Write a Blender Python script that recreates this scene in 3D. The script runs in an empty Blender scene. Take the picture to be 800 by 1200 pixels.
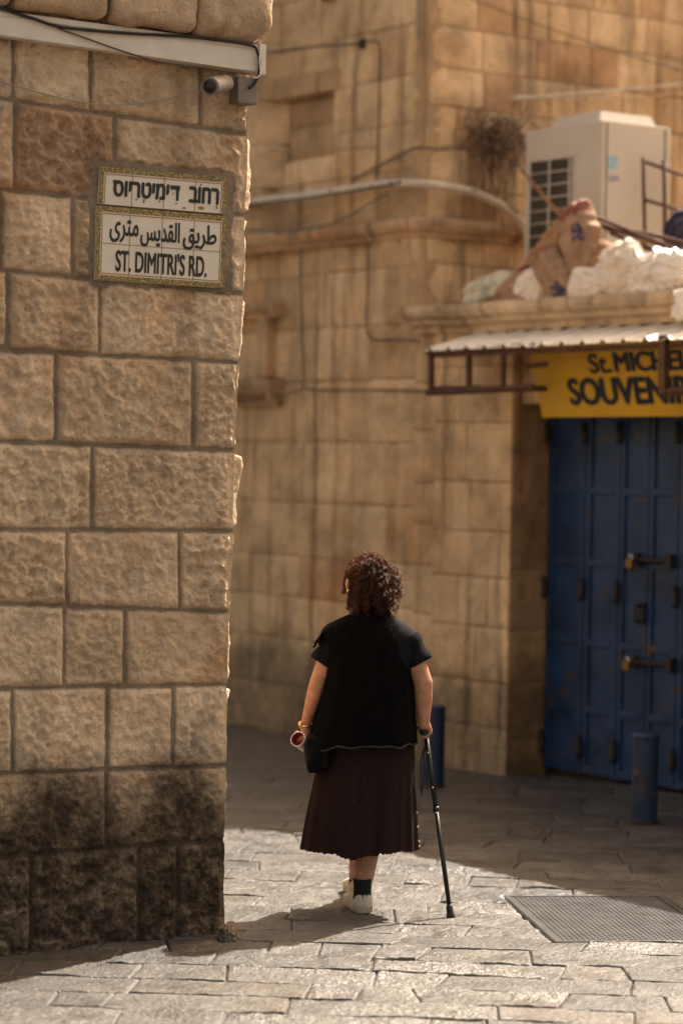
import bpy, bmesh, math, random
from mathutils import Vector, Matrix, noise
R = math.radians
S = bpy.context.scene
C = S.collection

# ------------------------------------------------------------------ camera, sky, sun, exposure
F_PX, CAM_H = 3000.0, 2.0
PITCH, ROLL = math.atan(55 / 3000), 0.018
fwd = Vector((0, math.cos(PITCH), -math.sin(PITCH)))
up0 = Vector((0, math.sin(PITCH), math.cos(PITCH)))
r0 = Vector((1, 0, 0))
cup = up0 * math.cos(ROLL) - r0 * math.sin(ROLL)
crt = r0 * math.cos(ROLL) + up0 * math.sin(ROLL)
CAM = Vector((0, 0, CAM_H))
cd = bpy.data.cameras.new('camera')
cd.sensor_fit = 'VERTICAL'
cd.sensor_height = 36.0
cd.lens = 36.0 * F_PX / 1200
cd.clip_start, cd.clip_end = 0.1, 500
cd.dof.use_dof = True
cd.dof.focus_distance = 11.0
cd.dof.aperture_fstop = 1.5
cam = bpy.data.objects.new('camera', cd)
C.objects.link(cam)
m = Matrix((crt, cup, -fwd)).transposed().to_4x4()
m.translation = CAM
cam.matrix_world = m
S.camera = cam

SUN_AZ, SUN_EL = 35.0, 50.0
w = bpy.data.worlds.new('World')
S.world = w
w.use_nodes = True
nt = w.node_tree
sky = nt.nodes.new('ShaderNodeTexSky')
sky.sky_type = 'NISHITA'
sky.sun_disc = False
sky.sun_elevation = R(SUN_EL)
sky.sun_rotation = R(SUN_AZ)
sky.air_density = 1.0
sky.dust_density = 6.0
sky.ozone_density = 0.6
warm = nt.nodes.new('ShaderNodeMix')
warm.data_type = 'RGBA'
warm.blend_type = 'MULTIPLY'
warm.inputs[0].default_value = 1.0
nt.links.new(sky.outputs[0], warm.inputs[6])
warm.inputs[7].default_value = (1.0, 0.785, 0.54, 1)
bg = nt.nodes['Background']
nt.links.new(warm.outputs[2], bg.inputs[0])
bg.inputs[1].default_value = 0.15
sd = bpy.data.lights.new('sun', 'SUN')
sd.energy = 4.6
sd.angle = R(0.53)
sd.color = (1.0, 0.91, 0.78)
sun = bpy.data.objects.new('sun', sd)
C.objects.link(sun)
sdir = Vector((math.sin(R(SUN_AZ)) * math.cos(R(SUN_EL)), math.cos(R(SUN_AZ)) * math.cos(R(SUN_EL)), math.sin(R(SUN_EL))))
sun.rotation_euler = sdir.to_track_quat('Z', 'Y').to_euler()
sun.location = (8, 10, 14)
S.view_settings.view_transform = 'Standard'
S.view_settings.look = 'None'
S.view_settings.gamma = 1
S.view_settings.use_curve_mapping = False
S.view_settings.exposure = 1.36
S.render.engine = 'CYCLES'
S.cycles.use_denoising = True
S.cycles.max_bounces = 6
S.cycles.diffuse_bounces = 4
S.cycles.glossy_bounces = 3

# ------------------------------------------------------------------ geometry helpers
def ray(px, py):
    return (fwd * F_PX + crt * (px - 400) + cup * (600 - py)).normalized()

def hit(px, py, p0, n):
    d = ray(px, py)
    return CAM + d * ((p0 - CAM).dot(n) / d.dot(n))

def at(px, py, y):                       # the point of a sight line at depth y
    return hit(px, py, Vector((0, y, 0)), Vector((0, 1, 0)))

def gz(x, y):                            # the lie of the street: falls away towards the far building
    t = max(0.0, y - 16.2)
    return -0.055 * t * t / (t + 0.6) if t > 0 else 0.0

def gnd(px, py):
    return hit(px, py, Vector((0, 0, 0)), Vector((0, 0, 1)))

def sm(a, b, x):
    if b == a:
        return 1.0 if x > a else 0.0
    t = min(1.0, max(0.0, (x - a) / (b - a)))
    return t * t * (3 - 2 * t)

def lerp(a, b, t):
    return a + (b - a) * t

def mixc(a, b, t):
    return tuple(lerp(x, y, t) for x, y in zip(a, b))

def nz(x, y, z=0.0):
    return noise.noise(Vector((x, y, z)))

def fr(x, y, z=0.0, o=4):
    return noise.fractal(Vector((x, y, z)), 1.0, 2.0, o)

def knots(L_, res, near=(0.0, 0.004, 0.009, 0.016)):
    """sample places along a stone: crowded at both edges so that joints stay crisp"""
    k = [q for q in near if q < L_ * 0.3]
    lo = k[-1]
    n = max(2, int((L_ - 2 * lo) / res))
    out = k[:-1] + [lo + (L_ - 2 * lo) * i / n for i in range(n + 1)] + [L_ - q for q in k[:-1][::-1]]
    return [q / L_ for q in out]

class Acc:
    """collects faces into ONE mesh object"""
    def __init__(s):
        s.v, s.f, s.c, s.sm, s.mi = [], [], [], [], []
        s.cur = 0
    def add(s, verts, faces, col=None, smooth=True):
        b = len(s.v)
        s.v.extend([tuple(p) for p in verts])
        s.f.extend([tuple(i + b for i in q) for q in faces])
        s.sm.extend([smooth] * len(faces))
        s.mi.extend([s.cur] * len(faces))
        if col is None:
            col = (1, 1, 1)
        if isinstance(col, list):
            s.c.extend(col)
        else:
            s.c.extend([col] * len(verts))
        return s
    def grid(s, P, nx, ny, col=None, smooth=True, wrap=False, flip=False):
        f = []
        for j in range(ny - 1):
            for i in range(nx - (0 if wrap else 1)):
                a, b_ = j * nx + i, j * nx + (i + 1) % nx
                q = (a, b_, b_ + nx, a + nx)
                f.append(q[::-1] if flip else q)
        return s.add(P, f, col, smooth)
    def box(s, o, ax, ay, az, col=None, bev=0.0):
        """o = corner, ax/ay/az = edge vectors"""
        o, ax, ay, az = Vector(o), Vector(ax), Vector(ay), Vector(az)
        bm = bmesh.new()
        vs = [bm.verts.new(o + ax * i + ay * j + az * k) for k in (0, 1) for j in (0, 1) for i in (0, 1)]
        for q in ((0, 2, 3, 1), (4, 5, 7, 6), (0, 1, 5, 4), (2, 6, 7, 3), (0, 4, 6, 2), (1, 3, 7, 5)):
            bm.faces.new([vs[i] for i in q])
        bmesh.ops.recalc_face_normals(bm, faces=bm.faces)
        if bev > 0:
            bmesh.ops.bevel(bm, geom=list(bm.edges), offset=bev, segments=2, affect='EDGES', profile=0.6)
        return s.bm(bm, col, smooth=False)
    def bm(s, bm, col=None, smooth=True, mat=None):
        bm.verts.index_update()
        vs = [(mat @ v.co) if mat else v.co.copy() for v in bm.verts]
        fs = [[v.index for v in f.verts] for f in bm.faces]
        bm.free()
        return s.add(vs, fs, col, smooth)
    def tube(s, pts, r, n=8, col=None, cap=True):
        """r: radius or list of radii"""
        pts = [Vector(p) for p in pts]
        rs = r if isinstance(r, (list, tuple)) else [r] * len(pts)
        V = []
        prev = None
        for i, p in enumerate(pts):
            t = (pts[min(i + 1, len(pts) - 1)] - pts[max(i - 1, 0)])
            t = t.normalized() if t.length > 1e-9 else Vector((0, 0, 1))
            if prev is None:
                a = t.orthogonal().normalized()
            else:
                a = prev - t * prev.dot(t)
                a = a.normalized() if a.length > 1e-6 else t.orthogonal().normalized()
            prev = a
            b = t.cross(a)
            for k in range(n):
                g = 2 * math.pi * k / n
                V.append(p + (a * math.cos(g) + b * math.sin(g)) * rs[i])
        f = []
        for j in range(len(pts) - 1):
            for k in range(n):
                f.append((j * n + k, j * n + (k + 1) % n, (j + 1) * n + (k + 1) % n, (j + 1) * n + k))
        if cap:
            f.append(tuple(range(n))[::-1])
            f.append(tuple((len(pts) - 1) * n + k for k in range(n)))
        return s.add(V, f, col)
    def capsule(s, a, b, ra, rb, n=14):
        a, b = Vector(a), Vector(b)
        d = b - a
        L = max(d.length, 1e-5)
        t = d.normalized() if d.length > 1e-6 else Vector((0, 0, 1))
        P, rr = [], []
        for k in range(5):
            g = math.pi / 2 * (k + 0.25) / 5
            P.append(a - t * ra * math.cos(g)); rr.append(ra * math.sin(g))
        P.append(a); rr.append(ra); P.append(b); rr.append(rb)
        for k in range(4, -1, -1):
            g = math.pi / 2 * (k + 0.25) / 5
            P.append(b + t * rb * math.cos(g)); rr.append(rb * math.sin(g))
        return s.tube(P, rr, n)
    def ell(s, c, rx, ry, rz, rot=None, n=16, col=None, fn=None):
        bm = bmesh.new()
        bmesh.ops.create_uvsphere(bm, u_segments=n, v_segments=max(6, n // 2 + 2), radius=1)
        M = Matrix.Translation(Vector(c)) @ (rot.to_4x4() if rot else Matrix.Identity(4)) @ Matrix.Diagonal((rx, ry, rz, 1))
        for v in bm.verts:
            if fn:
                v.co = fn(v.co)
        return s.bm(bm, col, True, M)
    def build(s, name, mat, parent=None):
        me = bpy.data.meshes.new(name)
        me.from_pydata(s.v, [], s.f)
        me.polygons.foreach_set('use_smooth', s.sm)
        ca = me.color_attributes.new('Col', 'FLOAT_COLOR', 'POINT')
        flat = []
        for c in s.c:
            flat.extend((c[0], c[1], c[2], c[3] if len(c) > 3 else 1.0))
        ca.data.foreach_set('color', flat)
        mats = mat if isinstance(mat, (list, tuple)) else [mat]
        for q in mats:
            me.materials.append(q)
        if len(mats) > 1:
            me.polygons.foreach_set('material_index', s.mi)
        me.update()
        o = bpy.data.objects.new(name, me)
        C.objects.link(o)
        if parent:
            link(o, parent)
        return o

def link(o, parent):
    o.parent = parent
    o.matrix_parent_inverse = parent.matrix_basis.inverted()

def tag(o, label, cat, group=None):
    o['label'] = label
    o['category'] = cat
    if group:
        o['group'] = group
    return o

def thing(name, loc, label, cat, group=None):
    o = bpy.data.objects.new(name, None)
    o.empty_display_size = 0.1
    o.location = loc
    C.objects.link(o)
    return tag(o, label, cat, group)

# ------------------------------------------------------------------ materials
MATS = {}
def node(nt, t, **kw):
    n = nt.nodes.new(t)
    for k, v in kw.items():
        setattr(n, k, v)
    return n

def base_mat(name):
    m = bpy.data.materials.new(name)
    m.use_nodes = True
    nt = m.node_tree
    return m, nt, nt.nodes['Principled BSDF'], nt.links

def rgb(c):
    return (c[0], c[1], c[2], 1)

def plain(name, col, rough=0.6, metal=0.0, var=0.15, scale=12.0, bump=0.15, bscale=60.0, spec=0.4, wear=None, wscale=8.0, wamt=0.5, sheen=0.0, bdist=0.004):
    """base colour with noise variation, optional second 'wear' colour in patches, and bump"""
    m, nt, b, L = base_mat(name)
    tc = node(nt, 'ShaderNodeTexCoord')
    n1 = node(nt, 'ShaderNodeTexNoise')
    n1.inputs['Scale'].default_value = scale
    n1.inputs['Detail'].default_value = 6
    L.new(tc.outputs['Object'], n1.inputs['Vector'])
    cr = node(nt, 'ShaderNodeMapRange')
    cr.inputs[1].default_value, cr.inputs[2].default_value = 0.3, 0.7
    cr.inputs[3].default_value, cr.inputs[4].default_value = 1 - var, 1 + var
    L.new(n1.outputs[0], cr.inputs[0])
    mx = node(nt, 'ShaderNodeMix', data_type='RGBA', blend_type='MULTIPLY')
    mx.inputs[0].default_value = 1
    mx.inputs[6].default_value = rgb(col)
    L.new(cr.outputs[0], mx.inputs[7])
    out = mx.outputs[2]
    if wear:
        n2 = node(nt, 'ShaderNodeTexNoise')
        n2.inputs['Scale'].default_value = wscale
        n2.inputs['Detail'].default_value = 8
        n2.inputs['Roughness'].default_value = 0.7
        L.new(tc.outputs['Object'], n2.inputs['Vector'])
        r2 = node(nt, 'ShaderNodeMapRange')
        r2.inputs[1].default_value, r2.inputs[2].default_value = 1 - wamt, 1 - wamt + 0.08
        L.new(n2.outputs[0], r2.inputs[0])
        m2 = node(nt, 'ShaderNodeMix', data_type='RGBA')
        L.new(r2.outputs[0], m2.inputs[0])
        L.new(out, m2.inputs[6])
        m2.inputs[7].default_value = rgb(wear)
        out = m2.outputs[2]
    L.new(out, b.inputs['Base Color'])
    b.inputs['Roughness'].default_value = rough
    b.inputs['Metallic'].default_value = metal
    b.inputs['Specular IOR Level'].default_value = spec
    if sheen:
        b.inputs['Sheen Weight'].default_value = sheen
    if bump:
        n3 = node(nt, 'ShaderNodeTexNoise')
        n3.inputs['Scale'].default_value = bscale
        n3.inputs['Detail'].default_value = 5
        L.new(tc.outputs['Object'], n3.inputs['Vector'])
        bp = node(nt, 'ShaderNodeBump')
        bp.inputs['Strength'].default_value = bump
        bp.inputs['Distance'].default_value = bdist
        L.new(n3.outputs[0], bp.inputs['Height'])
        L.new(bp.outputs[0], b.inputs['Normal'])
    return m

def stone_mat(name, rough=0.85, n_scale=6.0, var=0.3, pit=0.5, grime=None, b_strength=0.6, b_dist=0.01, streak=0.0, rough_var=0.1, spec=0.3, lichen=False, ridge=False):
    """colour comes per stone from the 'Col' attribute; noise mottling, pits, optional grime patches and rain streaks"""
    m, nt, b, L = base_mat(name)
    tc = node(nt, 'ShaderNodeTexCoord')
    at_ = node(nt, 'ShaderNodeVertexColor', layer_name='Col')
    n1 = node(nt, 'ShaderNodeTexNoise')
    n1.inputs['Scale'].default_value = n_scale
    n1.inputs['Detail'].default_value = 9
    n1.inputs['Roughness'].default_value = 0.65
    L.new(tc.outputs['Object'], n1.inputs['Vector'])
    r1 = node(nt, 'ShaderNodeMapRange')
    r1.inputs[1].default_value, r1.inputs[2].default_value = 0.28, 0.72
    r1.inputs[3].default_value, r1.inputs[4].default_value = 1 - var, 1 + var
    L.new(n1.outputs[0], r1.inputs[0])
    mx = node(nt, 'ShaderNodeMix', data_type='RGBA', blend_type='MULTIPLY')
    mx.inputs[0].default_value = 1
    L.new(at_.outputs[0], mx.inputs[6])
    L.new(r1.outputs[0], mx.inputs[7])
    out = mx.outputs[2]
    # fine speckle / pits
    n2 = node(nt, 'ShaderNodeTexNoise')
    n2.inputs['Scale'].default_value = n_scale * 14
    n2.inputs['Detail'].default_value = 4
    L.new(tc.outputs['Object'], n2.inputs['Vector'])
    r2 = node(nt, 'ShaderNodeMapRange')
    r2.inputs[1].default_value, r2.inputs[2].default_value = 0.60, 0.74
    r2.inputs[3].default_value, r2.inputs[4].default_value = 0.0, pit
    L.new(n2.outputs[0], r2.inputs[0])
    m2 = node(nt, 'ShaderNodeMix', data_type='RGBA')
    L.new(r2.outputs[0], m2.inputs[0])
    L.new(out, m2.inputs[6])
    m2.inputs[7].default_value = (0.085, 0.05, 0.03, 1)
    out = m2.outputs[2]
    # rusty ochre patches
    n5 = node(nt, 'ShaderNodeTexNoise')
    n5.inputs['Scale'].default_value = n_scale * 0.6
    n5.inputs['Detail'].default_value = 5
    mp5 = node(nt, 'ShaderNodeMapping')
    mp5.inputs['Location'].default_value = (7.3, 2.1, 4.4)
    L.new(tc.outputs['Object'], mp5.inputs[0])
    L.new(mp5.outputs[0], n5.inputs['Vector'])
    r5 = node(nt, 'ShaderNodeMapRange')
    r5.inputs[1].default_value, r5.inputs[2].default_value = 0.56, 0.75
    r5.inputs[3].default_value, r5.inputs[4].default_value = 0.0, 0.6
    L.new(n5.outputs[0], r5.inputs[0])
    m5 = node(nt, 'ShaderNodeMix', data_type='RGBA', blend_type='MULTIPLY')
    L.new(r5.outputs[0], m5.inputs[0])
    L.new(out, m5.inputs[6])
    m5.inputs[7].default_value = (0.75, 0.52, 0.33, 1)
    out = m5.outputs[2]
    if streak:
        mp = node(nt, 'ShaderNodeMapping')
        mp.inputs['Scale'].default_value = (9, 9, 0.55)
        L.new(tc.outputs['Object'], mp.inputs[0])
        n3 = node(nt, 'ShaderNodeTexNoise')
        n3.inputs['Scale'].default_value = 1.0
        n3.inputs['Detail'].default_value = 5
        L.new(mp.outputs[0], n3.inputs['Vector'])
        r3 = node(nt, 'ShaderNodeMapRange')
        r3.inputs[1].default_value, r3.inputs[2].default_value = 0.54, 0.70
        r3.inputs[3].default_value, r3.inputs[4].default_value = 0.0, streak
        L.new(n3.outputs[0], r3.inputs[0])
        m3 = node(nt, 'ShaderNodeMix', data_type='RGBA')
        L.new(r3.outputs[0], m3.inputs[0])
        L.new(out, m3.inputs[6])
        m3.inputs[7].default_value = (0.10, 0.055, 0.03, 1)
        out = m3.outputs[2]
    if grime:                                   # (z where soot patches stop, softness)
        sx = node(nt, 'ShaderNodeSeparateXYZ')
        L.new(tc.outputs['Object'], sx.inputs[0])
        n4 = node(nt, 'ShaderNodeTexNoise')
        n4.inputs['Scale'].default_value = 3.2
        n4.inputs['Detail'].default_value = 8
        n4.inputs['Roughness'].default_value = 0.62
        L.new(tc.outputs['Object'], n4.inputs['Vector'])
        ma = node(nt, 'ShaderNodeMath', operation='MULTIPLY_ADD')
        L.new(n4.outputs[0], ma.inputs[0])
        ma.inputs[1].default_value = -grime[1] * 2
        L.new(sx.outputs[2], ma.inputs[2])
        r4 = node(nt, 'ShaderNodeMapRange', interpolation_type='SMOOTHSTEP')
        r4.inputs[1].default_value, r4.inputs[2].default_value = grime[0] - grime[1] - 0.14, grime[0] - grime[1] + 0.30
        r4.inputs[3].default_value, r4.inputs[4].default_value = grime[2], 0.0
        L.new(ma.outputs[0], r4.inputs[0])
        n6 = node(nt, 'ShaderNodeTexNoise')
        n6.inputs['Scale'].default_value = 11.0
        n6.inputs['Detail'].default_value = 9
        n6.inputs['Roughness'].default_value = 0.75
        L.new(tc.outputs['Object'], n6.inputs['Vector'])
        r6 = node(nt, 'ShaderNodeMapRange')
        r6.inputs[1].default_value, r6.inputs[2].default_value = 0.44, 0.66
        r6.inputs[3].default_value, r6.inputs[4].default_value = 1.0, 0.70
        L.new(n6.outputs[0], r6.inputs[0])
        mm = node(nt, 'ShaderNodeMath', operation='MULTIPLY')
        L.new(r4.outputs[0], mm.inputs[0])
        L.new(r6.outputs[0], mm.inputs[1])
        m4 = node(nt, 'ShaderNodeMix', data_type='RGBA')
        L.new(mm.outputs[0], m4.inputs[0])
        L.new(out, m4.inputs[6])
        m4.inputs[7].default_value = (0.030, 0.019, 0.012, 1)
        out = m4.outputs[2]
    L.new(out, b.inputs['Base Color'])
    b.inputs['Specular IOR Level'].default_value = spec
    rr = node(nt, 'ShaderNodeMapRange')
    rr.inputs[1].default_value, rr.inputs[2].default_value = 0.3, 0.7
    rr.inputs[3].default_value, rr.inputs[4].default_value = rough - rough_var, rough + rough_var
    L.new(n1.outputs[0], rr.inputs[0])
    L.new(rr.outputs[0], b.inputs['Roughness'])
    nb = node(nt, 'ShaderNodeTexNoise')
    nb.inputs['Scale'].default_value = n_scale * 7
    nb.inputs['Detail'].default_value = 8
    nb.inputs['Roughness'].default_value = 0.6
    L.new(tc.outputs['Object'], nb.inputs['Vector'])
    bp = node(nt, 'ShaderNodeBump')
    bp.inputs['Strength'].default_value = b_strength
    bp.inputs['Distance'].default_value = b_dist
    L.new(nb.outputs[0], bp.inputs['Height'])
    L.new(bp.outputs[0], b.inputs['Normal'])
    return m

M_near = stone_mat('near_limestone', n_scale=5.5, var=0.34, pit=0.50, grime=(0.62, 0.48, 1.0), b_strength=1.0, b_dist=0.016, streak=0.30)
M_far = stone_mat('far_limestone', n_scale=2.4, var=0.44, pit=0.40, grime=(0.60, 0.50, 0.62), b_strength=0.7, b_dist=0.02, streak=0.62)
M_pave = stone_mat('paving_stone', rough=0.43, n_scale=6.0, var=0.30, pit=0.55, b_strength=1.0, b_dist=0.010, rough_var=0.14, spec=0.55)
M_rock = stone_mat('rough_rock', n_scale=9, var=0.3, b_strength=0.9, b_dist=0.02)
M_ground = plain('joint_dirt', (0.10, 0.075, 0.055), 0.95, var=0.4, bump=0.5, bscale=40)
M_white_plastic = plain('white_trunking', (0.62, 0.55, 0.46), 0.5, var=0.08, bump=0.05, wear=(0.42, 0.34, 0.26), wscale=5, wamt=0.40)
M_black_rubber = plain('black_rubber', (0.012, 0.011, 0.010), 0.55, bump=0.1)
M_brown_cable = plain('brown_cable', (0.09, 0.06, 0.045), 0.6, bump=0)
M_grey_cable = plain('grey_cable', (0.30, 0.25, 0.19), 0.6, bump=0)
M_green_cable = plain('green_cable', (0.07, 0.085, 0.055), 0.6, bump=0)
M_pipe = plain('painted_pipe', (0.55, 0.47, 0.37), 0.55, var=0.2, wear=(0.30, 0.22, 0.14), wscale=9, wamt=0.45)
M_cam_grey = plain('camera_housing', (0.19, 0.165, 0.14), 0.45, var=0.1, bump=0.05)
M_cam_box = plain('camera_box', (0.17, 0.14, 0.115), 0.55, var=0.15, bump=0.1)
M_lens = plain('camera_lens', (0.01, 0.01, 0.012), 0.12, bump=0, spec=0.6)
M_tile = plain('glazed_tile', (0.62, 0.55, 0.46), 0.28, var=0.07, scale=7, bump=0.06, bscale=25, spec=0.5, wear=(0.46, 0.37, 0.28), wscale=16, wamt=0.33)
M_ink = plain('black_glaze', (0.012, 0.010, 0.010), 0.3, bump=0)
M_redline = plain('red_glaze', (0.34, 0.13, 0.06), 0.35, bump=0)
M_grout = plain('grout', (0.27, 0.21, 0.15), 0.9, bump=0)
M_navy = plain('navy_door_paint', (0.009, 0.032, 0.092), 0.45, var=0.45, scale=3.5, bump=0.3, bscale=14, bdist=0.01, wear=(0.045, 0.034, 0.036), wscale=7, wamt=0.44)
M_navy2 = plain('navy_bollard_paint', (0.008, 0.020, 0.052), 0.45, var=0.3, scale=9, bump=0.3, bscale=30, wear=(0.075, 0.048, 0.032), wscale=8, wamt=0.43)
M_rust = plain('rusty_iron', (0.085, 0.042, 0.024), 0.8, var=0.4, scale=20, bump=0.4, bscale=60)
M_iron = plain('dark_iron', (0.02, 0.016, 0.014), 0.6, var=0.3, bump=0.3)
M_brass = plain('old_brass', (0.26, 0.15, 0.05), 0.4, metal=0.8, var=0.2, bump=0.1)
M_yellow = plain('yellow_sign_paint', (0.56, 0.34, 0.018), 0.45, var=0.12, scale=4, bump=0.05, wear=(0.36, 0.19, 0.03), wscale=6, wamt=0.36)
M_signink = plain('navy_sign_paint', (0.008, 0.014, 0.028), 0.5, bump=0)
M_awning = plain('white_corrugated_sheet', (0.72, 0.67, 0.58), 0.45, var=0.12, scale=6, bump=0.1, wear=(0.40, 0.32, 0.24), wscale=9, wamt=0.35)
M_ac = plain('ac_enamel', (0.53, 0.47, 0.40), 0.45, var=0.06, scale=3, bump=0.03, wear=(0.42, 0.34, 0.26), wscale=5, wamt=0.36)
M_acdark = plain('ac_coil', (0.05, 0.04, 0.03), 0.7, var=0.3, bump=0.5, bscale=90)
M_sticker = plain('pale_blue_sticker', (0.30, 0.48, 0.58), 0.4, bump=0)
M_sticker2 = plain('violet_sticker', (0.28, 0.27, 0.36), 0.4, bump=0)
M_paperbag = plain('brown_paper_sack', (0.33, 0.205, 0.125), 0.8, var=0.2, scale=9, bump=0.5, bscale=22, bdist=0.02)
M_paperbag2 = plain('ochre_paper_sack', (0.34, 0.20, 0.09), 0.8, var=0.2, scale=9, bump=0.5, bscale=22, bdist=0.02)
M_bagred = plain('sack_red_print', (0.22, 0.075, 0.05), 0.75, var=0.25, bump=0.4, bscale=25)
M_bagblue = plain('sack_blue_print', (0.05, 0.045, 0.09), 0.75, var=0.25, bump=0.3, bscale=25)
M_whitesack = plain('white_woven_sack', (0.70, 0.62, 0.53), 0.7, var=0.12, scale=8, bump=0.4, bscale=30, bdist=0.015, wear=(0.50, 0.40, 0.30), wscale=6, wamt=0.38)
M_plastic = plain('white_plastic_film', (0.78, 0.72, 0.66), 0.22, var=0.08, bump=0.8, bscale=9, bdist=0.04, spec=0.6)
M_greensack = plain('pale_green_sack', (0.53, 0.49, 0.38), 0.7, var=0.15, bump=0.4, bscale=30, wear=(0.22, 0.26, 0.17), wscale=4, wamt=0.42)
M_wood = plain('weathered_wood', (0.28, 0.14, 0.06), 0.75, var=0.3, scale=14, bump=0.3)
M_twig = plain('dry_twigs', (0.15, 0.095, 0.06), 0.9, var=0.4, bump=0.2)
M_denim = plain('dark_blue_cloth', (0.03, 0.03, 0.06), 0.9, var=0.3, bump=0.3)
M_steel = plain('worn_steel_plate', (0.13, 0.13, 0.132), 0.36, metal=0.6, var=0.25, scale=8, bump=0.2, bscale=50, wear=(0.09, 0.075, 0.06), wscale=7, wamt=0.42)
M_skin = plain('skin', (0.42, 0.20, 0.115), 0.5, var=0.22, scale=26, bump=0.06, bscale=120)
M_skin.node_tree.nodes['Principled BSDF'].inputs['Subsurface Weight'].default_value = 0.15
M_skin.node_tree.nodes['Principled BSDF'].inputs['Subsurface Radius'].default_value = (0.02, 0.008, 0.004)
M_vest = plain('black_plush', (0.004, 0.0035, 0.0035), 0.98, var=0.3, scale=30, bump=0.8, bscale=110, bdist=0.008, spec=0.05)
M_tee = plain('black_cotton', (0.006, 0.006, 0.009), 0.9, var=0.2, bump=0.3, bscale=160, spec=0.1)
M_bag = plain('black_nylon', (0.004, 0.004, 0.005), 0.9, spec=0.12, var=0.2, bump=0.3, bscale=60)
M_bag2 = plain('charcoal_hem', (0.011, 0.0105, 0.012), 0.8, var=0.2, bump=0.3)
M_sock = plain('black_sock', (0.010, 0.009, 0.009), 0.95, bump=0.4, bscale=200)
M_shoe = plain('off_white_leather', (0.52, 0.45, 0.36), 0.6, var=0.15, scale=16, bump=0.15, wear=(0.33, 0.26, 0.19), wscale=14, wamt=0.40)
M_sole = plain('tan_sole', (0.36, 0.29, 0.21), 0.8, var=0.2, bump=0.3)
M_cane = plain('black_anodised_tube', (0.010, 0.010, 0.010), 0.3, bump=0)
M_silver = plain('silver_pin', (0.7, 0.68, 0.62), 0.25, metal=1.0, bump=0)
M_gold = plain('gold_metal', (0.72, 0.48, 0.20), 0.3, metal=1.0, bump=0)
M_paper = plain('white_paper', (0.70, 0.64, 0.62), 0.6, var=0.06, bump=0.05)
M_redin = plain('red_inside', (0.22, 0.012, 0.018), 0.5, bump=0)
M_bead = plain('pale_beads', (0.55, 0.46, 0.38), 0.5, bump=0)

def border_mat():
    m, nt, b, L = base_mat('tile_border_pattern')
    tc = node(nt, 'ShaderNodeTexCoord')
    v = node(nt, 'ShaderNodeTexVoronoi')
    v.inputs['Scale'].default_value = 130
    L.new(tc.outputs['Object'], v.inputs['Vector'])
    cr = node(nt, 'ShaderNodeValToRGB')
    e = cr.color_ramp.elements
    e[0].position, e[0].color = 0.30, (0.42, 0.28, 0.075, 1)
    e[1].position, e[1].color = 0.60, (0.10, 0.085, 0.035, 1)
    q = cr.color_ramp.elements.new(0.42)
    q.color = (0.26, 0.18, 0.055, 1)
    L.new(v.outputs['Distance'], cr.inputs[0])
    L.new(cr.outputs[0], b.inputs['Base Color'])
    b.inputs['Roughness'].default_value = 0.3
    return m
M_border = border_mat()

def thin_cloth(name, col, tr, rough=0.9):
    m, nt, b, L = base_mat(name)
    b.inputs['Base Color'].default_value = rgb(col)
    b.inputs['Roughness'].default_value = rough
    b.inputs['Specular IOR Level'].default_value = 0.15
    t = node(nt, 'ShaderNodeBsdfTranslucent')
    t.inputs[0].default_value = rgb(tr)
    mx = node(nt, 'ShaderNodeMixShader')
    mx.inputs[0].default_value = 0.4
    L.new(b.outputs[0], mx.inputs[1])
    L.new(t.outputs[0], mx.inputs[2])
    L.new(mx.outputs[0], nt.nodes['Material Output'].inputs[0])
    return m
M_skirt = thin_cloth('plum_chiffon', (0.025, 0.0145, 0.0135), (0.040, 0.018, 0.016))
M_hair = thin_cloth('dark_brown_hair', (0.042, 0.020, 0.011), (0.65, 0.33, 0.17), 0.5)
M_hair.node_tree.nodes['Principled BSDF'].inputs['Specular IOR Level'].default_value = 0.5

# ------------------------------------------------------------------ the two directions of the place
D2 = Vector((-2100, 3000, 0)).normalized()          # the shop front runs away to the left
D1 = Vector((3000, 2100, 0)).normalized()           # the near wall runs away to the right
NF = -D1                                            # the shop front faces this way
N1 = -D2                                            # the near wall and the upper far wall face this way
Z = Vector((0, 0, 1))

# ------------------------------------------------------------------ ground and paving
def ground():
    a = Acc()
    n = 60
    P = []
    for j in range(n + 1):
        for i in range(n + 1):
            x, y = -90 + 180 * i / n, -60 + 180 * j / n
            P.append((x, y, -0.03))
    a.grid(P, n + 1, n + 1)
    o = a.build('ground', M_ground)
    o['kind'] = 'structure'
ground()

COVER = [gnd(597, 1051), gnd(655, 1103)]
cov_o = COVER[1]
cov_v = (COVER[0] - COVER[1])
cov_len = cov_v.length
cov_v.normalize()
cov_u = Vector((cov_v.y, -cov_v.x, 0))
cov_w = 0.70

def in_cover(p, mgn):
    d = Vector((p[0], p[1], 0)) - cov_o
    a_, b_ = d.dot(cov_u), d.dot(cov_v)
    return -mgn < a_ < cov_w + mgn and -mgn < b_ < cov_len + mgn

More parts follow.
